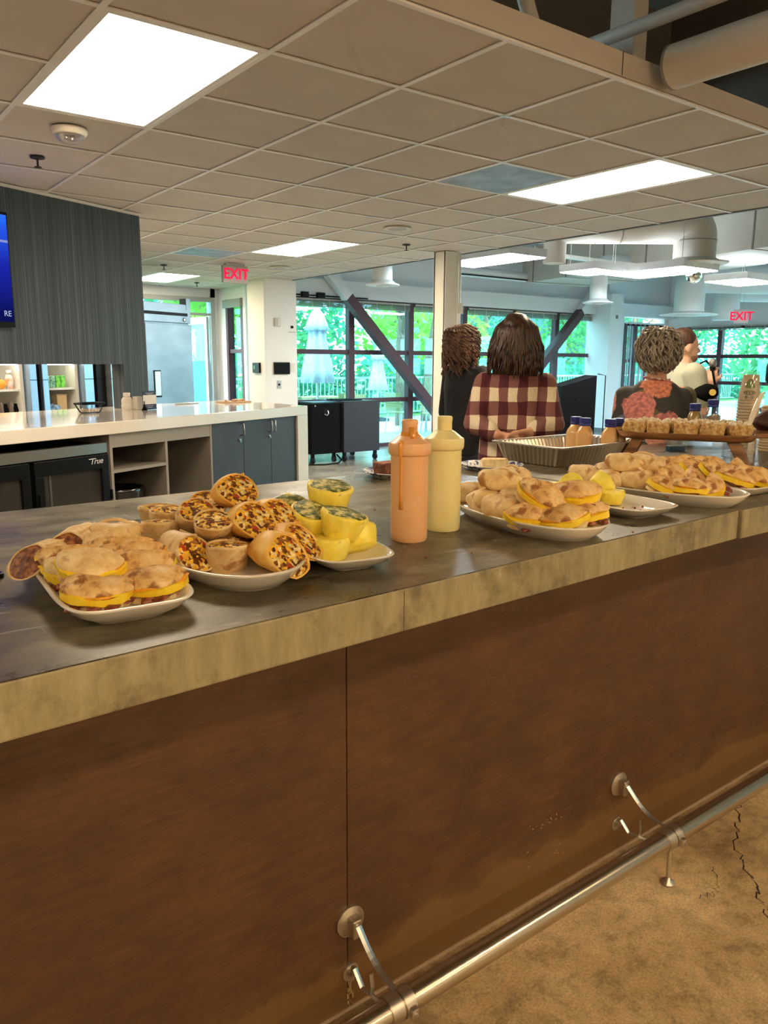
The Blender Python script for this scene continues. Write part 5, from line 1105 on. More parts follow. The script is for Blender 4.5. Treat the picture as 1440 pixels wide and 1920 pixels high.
def halfdisc(mb, r, y0, z0, z1, seed, dome=0., a0=0., a1=math.pi, n=16, k=5, amp=.003, ex=1.):
    """solid half disc (flat side at y0, curved side towards -y), domed top"""
    rnd = Vector((seed*1.7, seed*2.9, seed*.7)); top = []; bot = []
    for j in range(k+1):
        f = j/k
        for i in range(n+1):
            a = a0+(a1-a0)*i/n; x = r*f*math.cos(a)*ex; y = y0-r*f*math.sin(a)
            w = noise.noise(Vector((x, y, 0))*28+rnd); w2 = noise.noise(Vector((x, y, 4))*28+rnd)
            rr = 1+.17*noise.noise(Vector((math.cos(a)*1.3, math.sin(a)*1.3, seed)))*f
            top.append((x*rr, y0+(y-y0)*rr, z1+dome*(1-f**2.6)+w*amp-(.004 if j == k else 0))); bot.append((x*rr, y0+(y-y0)*rr, z0+w2*amp*.6))
    m = n+1; fs = []; N_ = len(top)
    for j in range(k):
        for i in range(n): a, b, c, d = j*m+i, j*m+i+1, (j+1)*m+i+1, (j+1)*m+i; fs.append((a, d, c, b)); fs.append((N_+a, N_+b, N_+c, N_+d))
    for i in range(n): a, b = k*m+i, k*m+i+1; fs.append((a, N_+a, N_+b, b))
    for j in range(k):
        a, b = j*m, (j+1)*m; fs.append((a, N_+a, N_+b, b)); a, b = j*m+n, (j+1)*m+n; fs.append((a, b, N_+b, N_+a))
    mb.add(top+bot, fs); return mb
def make_sandwich(seed, r=.058, m1=M_bread, m2=M_breadp, bacon=True, eggm=M_egg, ex=1.1):
    rnd = random.Random(seed)
    t = thing('breakfast_sandwich', 'tmp', 'sandwich')
    halfdisc(MB(), r*.97, .02, 0, .010, seed, .002, ex=ex).build('bottom_bread', m2, t, smooth=True, auto=50)
    if bacon:
        for q in range(3):
            x = (q-1)*r*.55+rnd.uniform(-.006, .006); P = [(x+.004*math.sin(j*1.5), .016-j*(r+.014)/8, .0135+.0025*math.sin(j*1.9+q)) for j in range(9)]
            MB().tube(P, .011, 6, flat=.22, up=(0, 0, 1)).build('bacon', M_bacon, t, smooth=True)
    halfdisc(MB(), r*1.06, .02, .0150, .032, seed+5, .002, amp=.008, ex=ex).build('egg', eggm, t, smooth=True, auto=50)
    halfdisc(MB(), r*1.0, .02, .029, .032, seed+7, .0, amp=.010, ex=ex).build('cheese', M_cheese, t, smooth=True)
    halfdisc(MB(), r, .02, .0315, .040, seed+9, .014, amp=.0075, ex=ex).build('top_bread', m1, t, smooth=True, auto=60)
    return t
def make_wrap(seed, L_=.075, r=.033, tm=M_tort, fm=M_fill, squash=.82):
    """cut wrap lying along y, cut face at -y end"""
    t = thing('cut_wrap', 'tmp', 'wrap'); rnd = random.Random(seed); n = 22
    def rg(y, s, sl=0.): return [(r*s*math.cos(2*math.pi*i/n)*(1+.05*math.sin(3*2*math.pi*i/n+seed)), y+sl*math.sin(2*math.pi*i/n)*r, r*squash*(1+s*math.sin(2*math.pi*i/n)*(1+.04*math.cos(2*2*math.pi*i/n+seed)))) for i in range(n)]
    sl = rnd.uniform(.45, .8)
    rs = [rg(-L_/2+.004, .90, sl), rg(-L_/2, .97, sl), rg(-L_/2+.006, 1.0, sl), rg(-L_*.2, 1.03, sl*.4), rg(L_*.2, 1.0), rg(L_*.42, .93), rg(L_*.5, .72), rg(L_*.53, .35)]
    mb = MB(); mb.rings(rs, cap0=False); mb.jitter(.003, 40, seed); mb.build('tortilla', tm, t, smooth=True)
    # overlapping flap edge
    mb = MB(); mb.tube([(r*1.0*math.cos(1.1), y, r*squash*(1+1.03*math.sin(1.1))) for y in (-L_*.20, -L_*.1, 0, L_*.2, L_*.4)], .0022, 6); mb.jitter(.003, 40, seed); mb.build('flap_edge', tm, t, smooth=True)
    # lumpy filling
    k = 5; vs = []; fs = []; m = n
    for j in range(k+1):
        f = j/k
        for i in range(n):
            a = 2*math.pi*i/n; x = r*.93*f*math.cos(a); zz = r*squash*(1+.93*f*math.sin(a)); w = noise.noise(Vector((x, zz, seed))*75)
            vs.append((x, -L_/2+.004+sl*f*math.sin(a)*r-.006*(1-f*f)-w*.005*(1-f**4), zz))
    for j in range(k):
        for i in range(n): fs.append((j*m+i, j*m+(i+1) % m, (j+1)*m+(i+1) % m, (j+1)*m+i))
    mb = MB(); mb.add(vs, fs); mb.build('filling', fm, t, smooth=True); return t
def make_burrito(seed, L_=.105, r=.031, m=M_tort):
    t = thing('wrapped_burrito', 'tmp', 'burrito'); n = 20; rs = []
    for j in range(13):
        u = -1+2*j/12; k = (1-abs(u)**3.2)**.45 if abs(u) < 1 else .05; rs.append([(r*k*math.cos(2*math.pi*i/n)*1.12, L_/2*u, r*.85+r*.85*k*math.copysign(abs(math.sin(2*math.pi*i/n))**.8, math.sin(2*math.pi*i/n))) for i in range(n)])
    mb = MB(); mb.rings(rs); mb.jitter(.012, 17, seed); mb.jitter(.003, 60, seed); mb.build('tortilla', m, t, smooth=True)
    fl = MB()
    P = [(r*1.02*math.cos(a), L_*.30-L_*.55*(a/2.6), r*.85+r*.92*math.sin(a)) for a in [k*2.6/10 for k in range(11)]]; fl.tube(P, [.0015]+[.0035]*9+[.0015], 6); fl.jitter(.003, 40, seed); fl.build('fold', m, t, smooth=True)
    return t
def make_bite(seed, r=.036, h=.036, top=True):
    t = thing('egg_bite', 'tmp', 'egg bite')
    MB().lathe([(r*.74, 0), (r*.80, .003), (r*.93, h*.6), (r*1.0, h*.85), (r*.97, h*.97), (r*.90, h)], seg=26).jitter(.003, 45, seed).build('egg', M_bite, t, smooth=True)
    if top: MB().lathe([(r*.93, h*.985), (r*.88, h*1.02), (r*.6, h*1.05), (r*.3, h*1.06), (.001, h*1.06)], seg=26).jitter(.0025, 60, seed).build('herb_top', M_herb, t, smooth=True)
    return t
def keep(proto): proto['_used'] = 0; return proto
def place(proto, PM, u, v, z, rx, ry, rz, label, group, s=1.):
    M = PM @ Matrix.Translation((u, v, z)) @ Euler((R(rx), R(ry), R(rz))).to_matrix().to_4x4()
    loc = M.translation; rot = M.to_euler()
    if not proto.get('_used'):
        proto['_used'] = 1; proto.location = loc; proto.rotation_euler = rot; proto.scale = (s, s, s); tag(proto, label, None, group); return proto
    o = dup(proto, loc, rot, label, group, (s, s, s)); return o
SW = [make_sandwich(3), make_sandwich(8, ex=1.15), make_sandwich(14, r=.055, m1=M_breadp)]
SWC = [make_sandwich(23, r=.052, ex=1.1), make_sandwich(29, r=.055, m1=M_bread, bacon=False)]
WR = [make_wrap(2), make_wrap(5, .07, .035, M_torty), make_wrap(9, .085, .032)]
WD = make_wrap(12, .10, .036, M_breadp, M_fillr, .72)
BU = [make_burrito(3), make_burrito(6, .10, .034, M_tort), make_burrito(9, .112, .030)]
EB = [make_bite(1), make_bite(4), make_bite(7, .034, .034, False)]
# ---- plate 1: nearest left, rectangular
P1, PM = dish('rectangular white plate of egg sandwiches at the left end of the bar', .387, 1.271, -4.9, .200, .428, .032, 5)
G = 'egg and bacon sandwich halves on the left plate'
for k, (u, v, z, rx, ry, rz, pr, lab_) in enumerate((
    (-.040, -.118, .014, 8, 3, -18, 0, 'front left'), (.046, -.112, .014, 10, -4, -30, 1, 'front right'),
    (-.038, -.072, .044, 20, 4, -22, 2, 'second from the front, left column'), (.046, -.062, .034, 32, -3, -32, 0, 'second from the front, right column'),
    (.044, -.016, .040, 38, -2, -28, 1, 'third from the front, right column'), (-.046, .005, .016, 12, 6, -15, 2, 'third from the front, left column'),
    (.042, .030, .042, 42, -2, -30, 0, 'fourth from the front, right column'), (.036, .074, .044, 46, 0, -34, 2, 'rearmost in the right column'), (-.040, .050, .030, 34, 0, -20, 1, 'rearmost in the left column'))):
    place(SW[pr], PM, u, v, z, rx, ry, rz, 'egg and bacon sandwich half, %s of the left rectangular plate' % lab_, G, .84)
place(WD, PM, -.070, .100, .022, 0, 0, -50, 'dark-filled folded wrap at the back left corner of the left plate', 'dark-filled wraps')
place(WD, PM, -.015, .130, .034, 4, 0, -38, 'dark-filled folded wrap at the back centre of the left plate', 'dark-filled wraps')
place(BU[1], PM, .05, .125, .034, 0, 0, -50, 'pale whole wrap at the back right of the left plate', 'whole wraps')
# ---- plate 2: oval with wraps
P2, PM = dish('oval white platter heaped with cut wraps', .620, 1.346, -5.2, .256, .522, .036, 2.3)
G = 'cut wraps on the oval platter'
wl = [(.050, -.165, .016, 4, 0, 12, 1, 'front right, on its side'), (-.025, -.125, .012, -48, 0, -15, 0, 'front centre, standing'), (-.080, -.055, .014, 0, 0, 12, 2, 'front left, on its side'), (.098, -.115, .018, -4, 0, 28, 1, 'far right front'),
      (.040, -.072, .056, -8, 0, 0, 1, 'in the middle of the heap'), (.095, -.045, .052, -6, 0, 10, 1, 'right side of the heap'), (-.022, -.055, .050, -30, 0, -20, 0, 'second row centre left'), (-.03, .02, .058, -24, 0, -10, 2, 'upper centre left'),
      (-.088, .055, .026, -52, 0, -20, 0, 'left rear, standing'), (.045, .010, .098, -12, 0, -8, 1, 'top of the heap'), (-.05, .125, .032, -50, 0, -22, 2, 'rear left, standing'), (.015, .085, .060, -24, 0, -12, 0, 'rear centre'), (-.055, .195, .03, -48, 0, -30, 0, 'rearmost'), (.085, .06, .022, -10, 0, 0, 2, 'rear right'),
      (.03, -.02, .018, -10, 0, 5, 0, 'buried in the middle'), (.02, .16, .02, -20, 0, -10, 1, 'rear right end')]
for u, v, z, rx, ry, rz, pr, l in wl: place(WR[pr], PM, u, v, z, rx, ry, rz, 'cut wrap with egg filling, %s of the oval platter' % l, G, 1.12)
# ---- plate 3: egg bites
P3, PM = dish('small rectangular white plate of herbed egg bites', .828, 1.275, -12, .165, .356, .028, 5)
G = 'herbed egg bites on the small plate'
for u, v, z, rx, ry, rz, pr, l in ((-.026, -.070, .008, 0, 0, 0, 2, 'front left, lowest layer'), (.042, -.066, .016, -30, 22, 40, 2, 'front right corner, tipped'), (-.036, .020, .008, 0, 0, 50, 0, 'left, lowest layer'), (.035, .025, .008, 0, 0, 90, 1, 'right, lowest layer'),
    (.000, -.060, .048, 12, 6, 30, 0, 'front of the upper layer'), (-.036, -.005, .050, 16, 0, 10, 1, 'left of the upper layer'), (.012, .030, .088, 10, 2, 0, 0, 'topmost of the stack'), (-.046, .095, .045, 34, -16, 0, 1, 'large one leaning at the back left'), (.03, .11, .010, 0, 0, 70, 0, 'back right')):
    place(EB[pr], PM, u, v, z, rx, ry, rz, 'round egg bite, %s of the small plate' % l, G, 1.28)
# ---- squeeze bottles
def squeeze(x, y, r, label, col, col2, drip):
    t = thing('sauce_bottle', label, 'bottle', (x, y, T)); t.scale = (1, 1, .925)
    body = [(r*.93, 0), (r*.98, .004), (r, .02), (r*1.005, .10), (r*1.01, .195), (r*1.02, .200)]
    m = mat('sauce_'+label.split()[0], col, .34, col2=col2, scale=22., sss=.25)
    MB().lathe(body, seg=40).build('body', m, t, smooth=True, auto=60)
    MB().lathe([(r*1.05, .198), (r*1.10, .200), (r*1.14, .206), (r*1.15, .222), (r*1.11, .226)], seg=40).build('collar', m, t, smooth=True, auto=60)
    MB().lathe([(r*1.11, .225), (r*.98, .229), (r*.62, .241), (r*.47, .2445)], seg=40).build('shoulder', m, t, smooth=True, auto=60)
    MB().lathe([(r*.42, .242), (r*.42, .266), (r*.44, .268), (r*.44, .275), (r*.40, .278), (.004, .2785)], seg=28).build('cap', m, t, smooth=True, auto=60)
    if drip:
        dm = mat('sauce_drip', (.80, .33, .05), .2, coat=.5)
        a = R(-115); dx, dy = math.cos(a), math.sin(a)
        a2 = R(205); dx2, dy2 = math.cos(a2), math.sin(a2)
        P = [(dx2*r*k, dy2*r*k, z) for k, z in ((1.0, .231), (1.13, .226), (1.175, .215), (1.16, .204), (1.03, .196), (1.025, .15), (1.02, .11), (1.02, .078))]
        MB().tube(P, [.005, .005, .0042, .0036, .003, .0028, .0028, .0045], 8).build('drip', dm, t, smooth=True)
        MB().lathe([(r*.60, .2425), (r*.48, .2465), (r*.445, .25)], seg=28, cap0=False, cap1=False).jitter(.002, 60, 2).build('smear', dm, t, smooth=True)
        MB().tube([(dx*r*.47, dy*r*.47, .262), (dx*r*.5, dy*r*.5, .248), (dx*r*.8, dy*r*.8, .2395)], .006, 8).build('drip', dm, t, smooth=True)
squeeze(1.035, 1.275, .0395, 'orange sauce in a tall squeeze bottle with a drip down its side', (.84, .47, .23), (.87, .51, .27), True)
squeeze(1.165, 1.312, .0385, 'pale yellow sauce in a tall squeeze bottle behind the orange one', (.84, .74, .33), (.87, .79, .41), False)
# ---- plate 4: oval, burritos and sandwiches
P4, PM = dish('oval white platter with whole burritos and egg sandwiches right of the bottles', 1.363, 1.244, -10.7, .252, .479, .036, 2.3)
bl_ = [(-.085, -.03, .022, 0, 0, 20, 0, 'front left'), (-.075, .06, .022, 0, 0, -10, 1, 'left rear'), (-.03, -.005, .030, 10, 0, 70, 1, 'front centre'), (-.01, .09, .022, 0, 0, 30, 2, 'centre rear'), (-.03, .06, .070, 0, 0, 80, 0, 'upper left'), (.03, .10, .065, 0, 0, 60, 1, 'upper rear'), (.06, .16, .022, 0, 0, 0, 2, 'far rear'), (-.04, .16, .025, 0, 0, 50, 2, 'rearmost left')]
for u, v, z, rx, ry, rz, pr, l in bl_: place(BU[pr], PM, u, v, z, rx, ry, rz, 'whole folded burrito, %s of the platter beside the bottles' % l, 'whole burritos beside the bottles', 1.0)
for u, v, z, rx, ry, rz, pr, l in ((-.065, -.105, .020, 8, 0, -15, 0, 'front left, low'), (-.02, -.165, .020, 6, 4, 0, 1, 'front centre, low'), (.045, -.165, .022, 8, -4, 15, 0, 'front right, low'), (-.035, -.095, .062, 14, 6, 10, 1, 'front left, on top'), (.045, -.125, .064, 12, -6, -10, 0, 'front right, on top'), (.03, -.06, .05, 18, 0, 0, 1, 'middle'), (.07, -.02, .04, 20, 0, 10, 0, 'right rear')):
    jr = random.Random(int((u+1)*9000+(v+1)*700)); place(SWC[pr], PM, u, v, z, rx+jr.uniform(-8, 14), ry+jr.uniform(-20, 20), rz-25+jr.uniform(-30, 30), 'egg sandwich half, %s of the platter beside the bottles' % l, 'egg sandwiches beside the bottles', .95)
# ---- plate 5: rectangular with egg bites
P5, PM = dish('rectangular white plate with a few yellow egg bites, right of the burrito platter', 1.688, 1.26, -6.3, .193, .362, .028, 5)
for u, v, z, rx, ry, rz, pr, l in ((-.045, .02, .012, 0, 0, 0, 2, 'front left'), (.02, .0, .010, 0, 0, 40, 2, 'centre front'), (-.02, .09, .012, 0, 0, 80, 0, 'centre'), (-.045, .07, .046, 6, -70, 20, 2, 'on edge at left'), (.015, .05, .046, -5, 60, -20, 2, 'on edge at right'), (.05, .08, .012, 0, 0, 0, 1, 'right rear'), (-.03, .145, .012, 0, 0, 0, 2, 'rear')):
    place(EB[pr], PM, u, v, z, rx, ry, rz, 'yellow egg bite, %s of the plate right of the burritos' % l, 'yellow egg bites', 1.05)
cr = MB(); rnd = random.Random(5)
for k in range(9): cr.ball((rnd.uniform(-.03, .06), rnd.uniform(-.12, -.06), .010), rnd.uniform(.0015, .0035), 6, 5)
o = tag(cr.build('crumbs', M_bacon, P5), kind='stuff')
# ---- plate 6: oval
P6, PM = dish('oval white platter of burritos and sandwiches near the slab joint', 1.945, 1.286, 9.1, .252, .51, .036, 2.3)
for u, v, z, rx, ry, rz, pr, l in ((-.05, .19, .022, 0, 0, 20, 0, 'rear left'), (-.075, .10, .022, 0, 0, -30, 2, 'left'), (-.05, .03, .024, 0, 0, 30, 1, 'left front'), (.0, .14, .030, 0, 0, 70, 1, 'rear centre'), (-.03, .08, .065, 0, 0, 40, 0, 'upper left'), (.03, .06, .06, 0, 0, 80, 1, 'upper centre'), (.06, .12, .024, 0, 0, 10, 2, 'right rear'), (.02, .03, .06, 0, 0, 15, 0, 'upper front')):
    place(BU[pr], PM, u, v, z, rx, ry, rz, 'whole folded burrito, %s of the platter near the slab joint' % l, 'whole burritos near the slab joint', 1.0)
for u, v, z, rx, ry, rz, pr, l in ((-.07, -.055, .020, 8, 0, -20, 0, 'front left'), (-.04, -.12, .020, 8, 0, -5, 1, 'front'), (.02, -.15, .022, 10, 0, 10, 0, 'front right'), (-.01, -.04, .046, 20, 0, 0, 1, 'on top'), (.05, -.07, .035, 24, 0, 20, 0, 'right'), (.06, .0, .03, 26, 0, 15, 1, 'right rear')):
    jr = random.Random(int((u+1)*9000+(v+1)*700)); place(SWC[pr], PM, u, v, z, rx+jr.uniform(-8, 14), ry+jr.uniform(-20, 20), rz-25+jr.uniform(-30, 30), 'egg sandwich half, %s of the platter near the slab joint' % l, 'egg sandwiches near the slab joint', .95)
# ---- plate 7: partly out of frame
P7, PM = dish('rectangular white plate of toasted sandwiches at the right edge', 2.225, 1.29, -4, .22, .40, .03, 5)
for u, v, z, rx, ry, rz, pr, l in ((-.055, -.12, .02, 12, 0, 10, 0, 'front left'), (.045, -.12, .02, 12, 0, 0, 1, 'front right'), (-.055, -.05, .035, 24, 0, 0, 1, 'second left'), (.04, -.05, .035, 24, 0, 10, 0, 'second right'), (-.055, .02, .035, 26, 0, 0, 0, 'third left'), (.04, .03, .035, 26, 0, 0, 1, 'third right'), (-.05, .09, .035, 28, 0, 0, 1, 'fourth left'), (.045, .10, .03, 28, 0, 0, 0, 'fourth right')):
    jr = random.Random(int((u+1)*9000+(v+1)*700)); place(SWC[pr], PM, u, v, z, rx+jr.uniform(-8, 14), ry+jr.uniform(-20, 20), rz-25+jr.uniform(-30, 30), 'toasted sandwich half, %s of the plate at the right edge' % l, 'toasted sandwiches at the right edge', 1.0)
# ---- patterned paper plates with cake
M_pp = mat('paper_plate', (.75, .74, .72), .5)
def _pp():
    m = M_pp; b = bsdf(m); L = m.node_tree.links.new; v = coords(m); vo = tex(m, 'ShaderNodeTexVoronoi', v, Scale=28.); vo.feature = 'DISTANCE_TO_EDGE'
    n = tex(m, 'ShaderNodeTexNoise', v, Scale=30.); mk = ramp(m, vo.outputs[0], [(.06, (0, 0, 0)), (.09, (1, 1, 1))]); mk2 = ramp(m, n.outputs[0], [(.46, (0, 0, 0)), (.50, (1, 1, 1))])
    L(mixc(m, mixc(m, 1., mk, mk2, 'MULTIPLY'), (.76, .75, .73), (.02, .03, .13)), b.inputs['Base Color'])
_pp()
def paper_plate(x, y, label):
    t = thing('paper_plate', label, 'plate', (x, y, T), group='patterned paper plates')
    MB().lathe([(.078, 0), (.082, .001), (.092, .012), (.112, .018), (.114, .020), (.111, .0205), (.09, .0145), (.079, .004), (.01, .003)], seg=48).build('plate', M_pp, t, smooth=True); return t
paper_plate(1.60, 2.04, 'blue patterned paper plate with dark cake behind the orange bottle')
paper_plate(1.985, 1.98, 'blue patterned paper plate with pale cake beside the foil tray')
M_cake = foodmat('dark_cake', [(.3, (.05, .014, .006)), (.5, (.14, .045, .018)), (.7, (.30, .12, .05))], 60, .8, .6)
M_cakep = foodmat('pale_cake', [(.3, (.52, .30, .10)), (.5, (.76, .58, .30)), (.7, (.82, .70, .46))], 50, .8, .5)
t = thing('cake_slice', 'dark brown cake slice on the paper plate behind the orange bottle', 'cake', (1.575, 2.06, T+.005), 8); MB().rings([[(x*k, y*k, z) for x, y in rrect(.085, .06, .01)] for z, k in ((0, .93), (.03, 1.), (.036, 1.), (.040, .95))]).jitter(.003, 50, 3).build('crumb', M_cake, t, smooth=True, auto=50); MB().rings([[(x*.9, y*.9, z) for x, y in rrect(.085, .06, .01)] for z in (.0395, .042)]).jitter(.003, 60, 2).build('topping', mat('cake_top', (.30, .11, .05), .7), t)
t = thing('cake_slice', 'pale yellow cake slice on the paper plate by the foil tray', 'cake', (1.99, 1.97, T+.005), -35); MB().rings([[(x*k, y*k, z) for x, y in rrect(.095, .05, .008)] for z, k in ((0, .97), (.024, 1.), (.030, .97))]).jitter(.003, 40, 6).build('crumb', M_cakep, t, smooth=True, auto=50); MB().rings([[(x*.9, y*.9, z) for x, y in rrect(.095, .05, .01)] for z in (.0285, .033)]).jitter(.005, 60, 2).build('topping', M_breadp, t)
# ---- foil tray
M_foil = mat('foil', (.72, .66, .58), .30, 1.)
t = thing('foil_tray', 'large ribbed aluminium foil tray on the bar', 'tray', (2.42, 1.993, T), 1)
def foil_ring(w, d, z, amp=0., n=150):
    pts = []
    base = rrect(w, d, .035, 8); # resample
    P = base+[base[0]]; Ls = [0]
    for a, b in zip(P, P[1:]): Ls.append(Ls[-1]+math.hypot(b[0]-a[0], b[1]-a[1]))
    tot = Ls[-1]; j = 0
    for i in range(n):
        s = tot*i/n
        while Ls[j+1] < s: j += 1
        u = (s-Ls[j])/max(1e-9, Ls[j+1]-Ls[j]); x = P[j][0]+(P[j+1][0]-P[j][0])*u; y = P[j][1]+(P[j+1][1]-P[j][1])*u; k = amp*(1 if i % 2 else -1); r = math.hypot(x, y); pts.append((x+k*x/r, y+k*y/r, z))
    return pts
MB().rings([foil_ring(.45, .27, .0), foil_ring(.462, .282, .006, .002), foil_ring(.505, .325, .07, .0022), foil_ring(.51, .33, .076), foil_ring(.535, .355, .078), foil_ring(.537, .357, .074), foil_ring(.537, .357, .0785), foil_ring(.508, .328, .0785), foil_ring(.502, .322, .070, .0022), foil_ring(.459, .279, .008, .002), foil_ring(.45, .27, .003)]).build('pan', M_foil, t)
t = thing('wrapper_pile', 'crumpled white wrapper pieces in the foil tray', 'wrapper', (2.33, 2.02, T+.004)); cr = MB(); rnd = random.Random(9)
for k in range(46): x, y = rnd.gauss(0, .045), rnd.gauss(0, .035); cr.box(-.012, .012, -.009, .009, -.001, .001, Matrix.Translation((x, y, .012+max(0, .045-.6*math.hypot(x, y))*rnd.random())) @ Euler((rnd.uniform(-1, 1), rnd.uniform(-1, 1), rnd.uniform(0, 6))).to_matrix().to_4x4())
tag(cr.build('pieces', mat('wrapper_white', (.72, .66, .56), .5), t), kind='stuff')
# ---- juice bottles with blue caps
M_juice = mat('juice', (.62, .36, .13), .22, col2=(.66, .40, .16), scale=8., sss=.2, coat=.3); M_cap = mat('cap_blue', (.014, .022, .20), .35)
def juice(x, y, z, label, m=M_juice, rz=20, s=1., rot=None, sq=True, g='blue-capped juice bottles'):
    t = thing('juice_bottle', label, 'bottle', (x, y, z), rz, g, rot=rot)
    def rg(k, zz, c): return [(a*k*s, b*k*s, zz*s) for a, b in rrect(.062, .062, c)] if sq else [(.031*k*s*math.cos(q*2*math.pi/24), .031*k*s*math.sin(q*2*math.pi/24), zz*s) for q in range(24)]
    MB().rings([rg(.94, 0, .012), rg(1., .005, .012), rg(1., .085, .012), rg(.93, .10, .014), rg(.62, .122, .026), rg(.56, .126, .0275)]).build('bottle', m, t, smooth=True, auto=50)
    MB().lathe([(.0215*s, .124*s), (.022*s, .126*s), (.022*s, .132*s), (.0205*s, .134*s), (.0225*s, .136*s), (.0225*s, .152*s), (.020*s, .1545*s), (.001, .155*s)], seg=24).build('cap', M_cap, t, smooth=True, auto=40)
juice(2.52, 2.0, T+.006, 'orange juice bottle standing in the foil tray, front', rz=30); juice(2.55, 2.07, T+.006, 'orange juice bottle in the foil tray, hidden behind the front one', rz=10)
juice(2.555, 1.905, T+.006, 'orange juice bottle in the foil tray next to the wooden stand, left of the pair', rz=25); juice(2.618, 1.915, T+.006, 'orange juice bottle in the foil tray next to the wooden stand, right of the pair', rz=35)
# ---- wooden cake stand
M_acacia = foodmat('acacia_wood', [(.3, (.11, .042, .014)), (.5, (.27, .115, .04)), (.7, (.42, .20, .075))], 9, .4, .1); bsdf(M_acacia)
for n_ in M_acacia.node_tree.nodes:
    if n_.type == 'MAPPING': n_.inputs['Scale'].default_value = (.6, 5, 5)
SA = -60.6; SMx = Matrix.Translation((2.725, 1.685, T)) @ Matrix.Rotation(R(SA), 4, 'Z')
t = thing('cake_stand', 'long wooden serving board on splayed wooden legs holding crumb cake', 'stand', (2.725, 1.685, T), SA)
bp = superell(.245, .105, 5, 48)
MB().rings([[(x*k, y*k2, z) for x, y in bp] for z, k, k2 in ((.092, .93, .86), (.100, .985, .965), (.112, 1., 1.), (.118, 1., 1.), (.1185, .985, .97), (.113, .97, .94), (.112, .9, .85))]).build('board', M_acacia, t, smooth=True, auto=45)
for q in (-1, 1):
    for w_ in (-1, 1): x0, y0 = q*.165, w_*.06; x1, y1 = q*.215, w_*.075; MB().rings([[(x+a*.022, y+b*.013, z) for a, b in ((-1, -1), (1, -1), (1, 1), (-1, 1))] for x, y, z in ((x1, y1, 0), (x0, y0, .098))]).build('leg', M_acacia, t, bevel=.003)
M_crumb = foodmat('crumb_cake', [(.3, (.26, .10, .028)), (.47, (.55, .32, .10)), (.6, (.72, .54, .26)), (.75, (.82, .70, .44))], 70, .75, .9, bscale=110)
M_icing = foodmat('icing_sugar', [(.35, (.50, .30, .14)), (.5, (.80, .68, .50)), (.65, (.88, .82, .72))], 55, .6, .8)
for k, (u, v) in enumerate(((-.185, -.045), (-.095, -.05), (.0, -.05), (.095, -.05), (.185, -.04), (-.14, .045), (-.04, .045), (.06, .045), (.155, .045))):
    M = SMx @ Matrix.Translation((u, v, .1135)); t = thing('crumb_cake', 'square of crumb cake on the wooden stand, %s' % ['front row far left', 'front row second', 'front row middle', 'front row fourth', 'front row far right', 'back row far left', 'back row second', 'back row third', 'back row far right'][k], 'cake', tuple(M.translation), SA+[3, -4, 2, -3, 8, 0, 4, -5, 3][k], 'crumb cake squares')
    def rg(w, z): return [(x, y, z) for x, y in rrect(w, w*.92, .012, 4)]
    MB().rings([rg(.076, 0), rg(.082, .006), rg(.083, .02), rg(.082, .034), rg(.076, .042)]).jitter(.006, 55, k).jitter(.003, 120, k).build('crumb', M_crumb, t, smooth=True, auto=70)
    tp = MB(); rnd = random.Random(k)
    for q in range(20): tp.ball((rnd.uniform(-.034, .034), rnd.uniform(-.03, .03), .042+rnd.uniform(0, .004)), rnd.uniform(.005, .010), 7, 5)
    tag(tp.build('streusel', M_icing, t, smooth=True), kind='stuff')
# second board with chocolate cake
t = thing('serving_board', 'second wooden board holding chocolate cake at the right edge', 'board', (3.02, 1.50, T), -40); MB().prism(rrect(.30, .20, .03), .10, .118).build('board', M_acacia, t, bevel=.004)
for q in (-1, 1):
    for w_ in (-1, 1): MB().box(q*.11-.012, q*.11+.012, w_*.07-.012, w_*.07+.012, 0, .10).build('leg', glass('clear_plastic', None), t)
t = thing('chocolate_cake', 'dark chocolate cake chunk on the second board', 'cake', (3.02, 1.50, T+.118), -40); MB().ball((0, 0, .036), (.075, .055, .045), 22, 14).jitter(.014, 28, 3).jitter(.006, 80, 4).build('crumb', mat('choc', (.045, .016, .010), .7, col2=(.10, .035, .02), scale=50.), t, smooth=True); MB().box(-.05, .05, -.035, .035, .0, .005).build('base', M_cake, t)
# knife stuck in the cake
t = thing('cake_knife', 'steel cake knife standing upright with striped reflections', 'knife', (2.825, 1.50, T+.12), 0, rot=Euler((0, 0, R(-37))))
kn = MB(); kn.rings([[(.0+x0, 0-.001, z), (.0+x1, 0-.001, z), (x1, .001, z), (x0, .001, z)] for z, x0, x1 in ((0.02, -.008, .012), (.10, .018, .038), (.13, .028, .047), (.148, .040, .0515), (.155, .051, .0525))]); fixn(kn.build('blade', mat('knife_steel', (.55, .52, .48), .18, 1.), t)); MB().box(-.024, .006, -.008, .008, 0.0, .022).build('handle', M_black, t, bevel=.003)
# ---- clear bottles and box behind the stand
M_clear = glass('clear_pet', (.90, .95, .97), .16, .02)
juice(3.18, 1.93, T+.04, 'amber drink bottle with blue cap behind the cake stand', mat('amber_drink', (.34, .22, .07), .2, coat=.3), 0, 1.05, None, False, 'blue-capped drink bottles'); juice(3.34, 1.94, T+.045, 'clear water bottle with blue cap behind the cake stand', M_clear, 0, 1.1, None, False, 'blue-capped drink bottles'); juice(3.38, 1.86, T+.10, 'clear bottle lying tilted with blue cap', M_clear, 0, 1.0, Euler((R(20), R(58), R(-37))), False, 'blue-capped drink bottles')
t = thing('clear_tub', 'clear plastic tub of drink bottles behind the cake stand', 'tub', (3.26, 1.92, T), -37); MB().rings([[(x*k, y*k, z) for x, y in rrect(.34, .16, .03)] for z, k in ((0, .9), (.002, .92), (.10, 1.), (.104, 1.02), (.10, .99), (.004, .9))]).build('tub', M_clear, t)
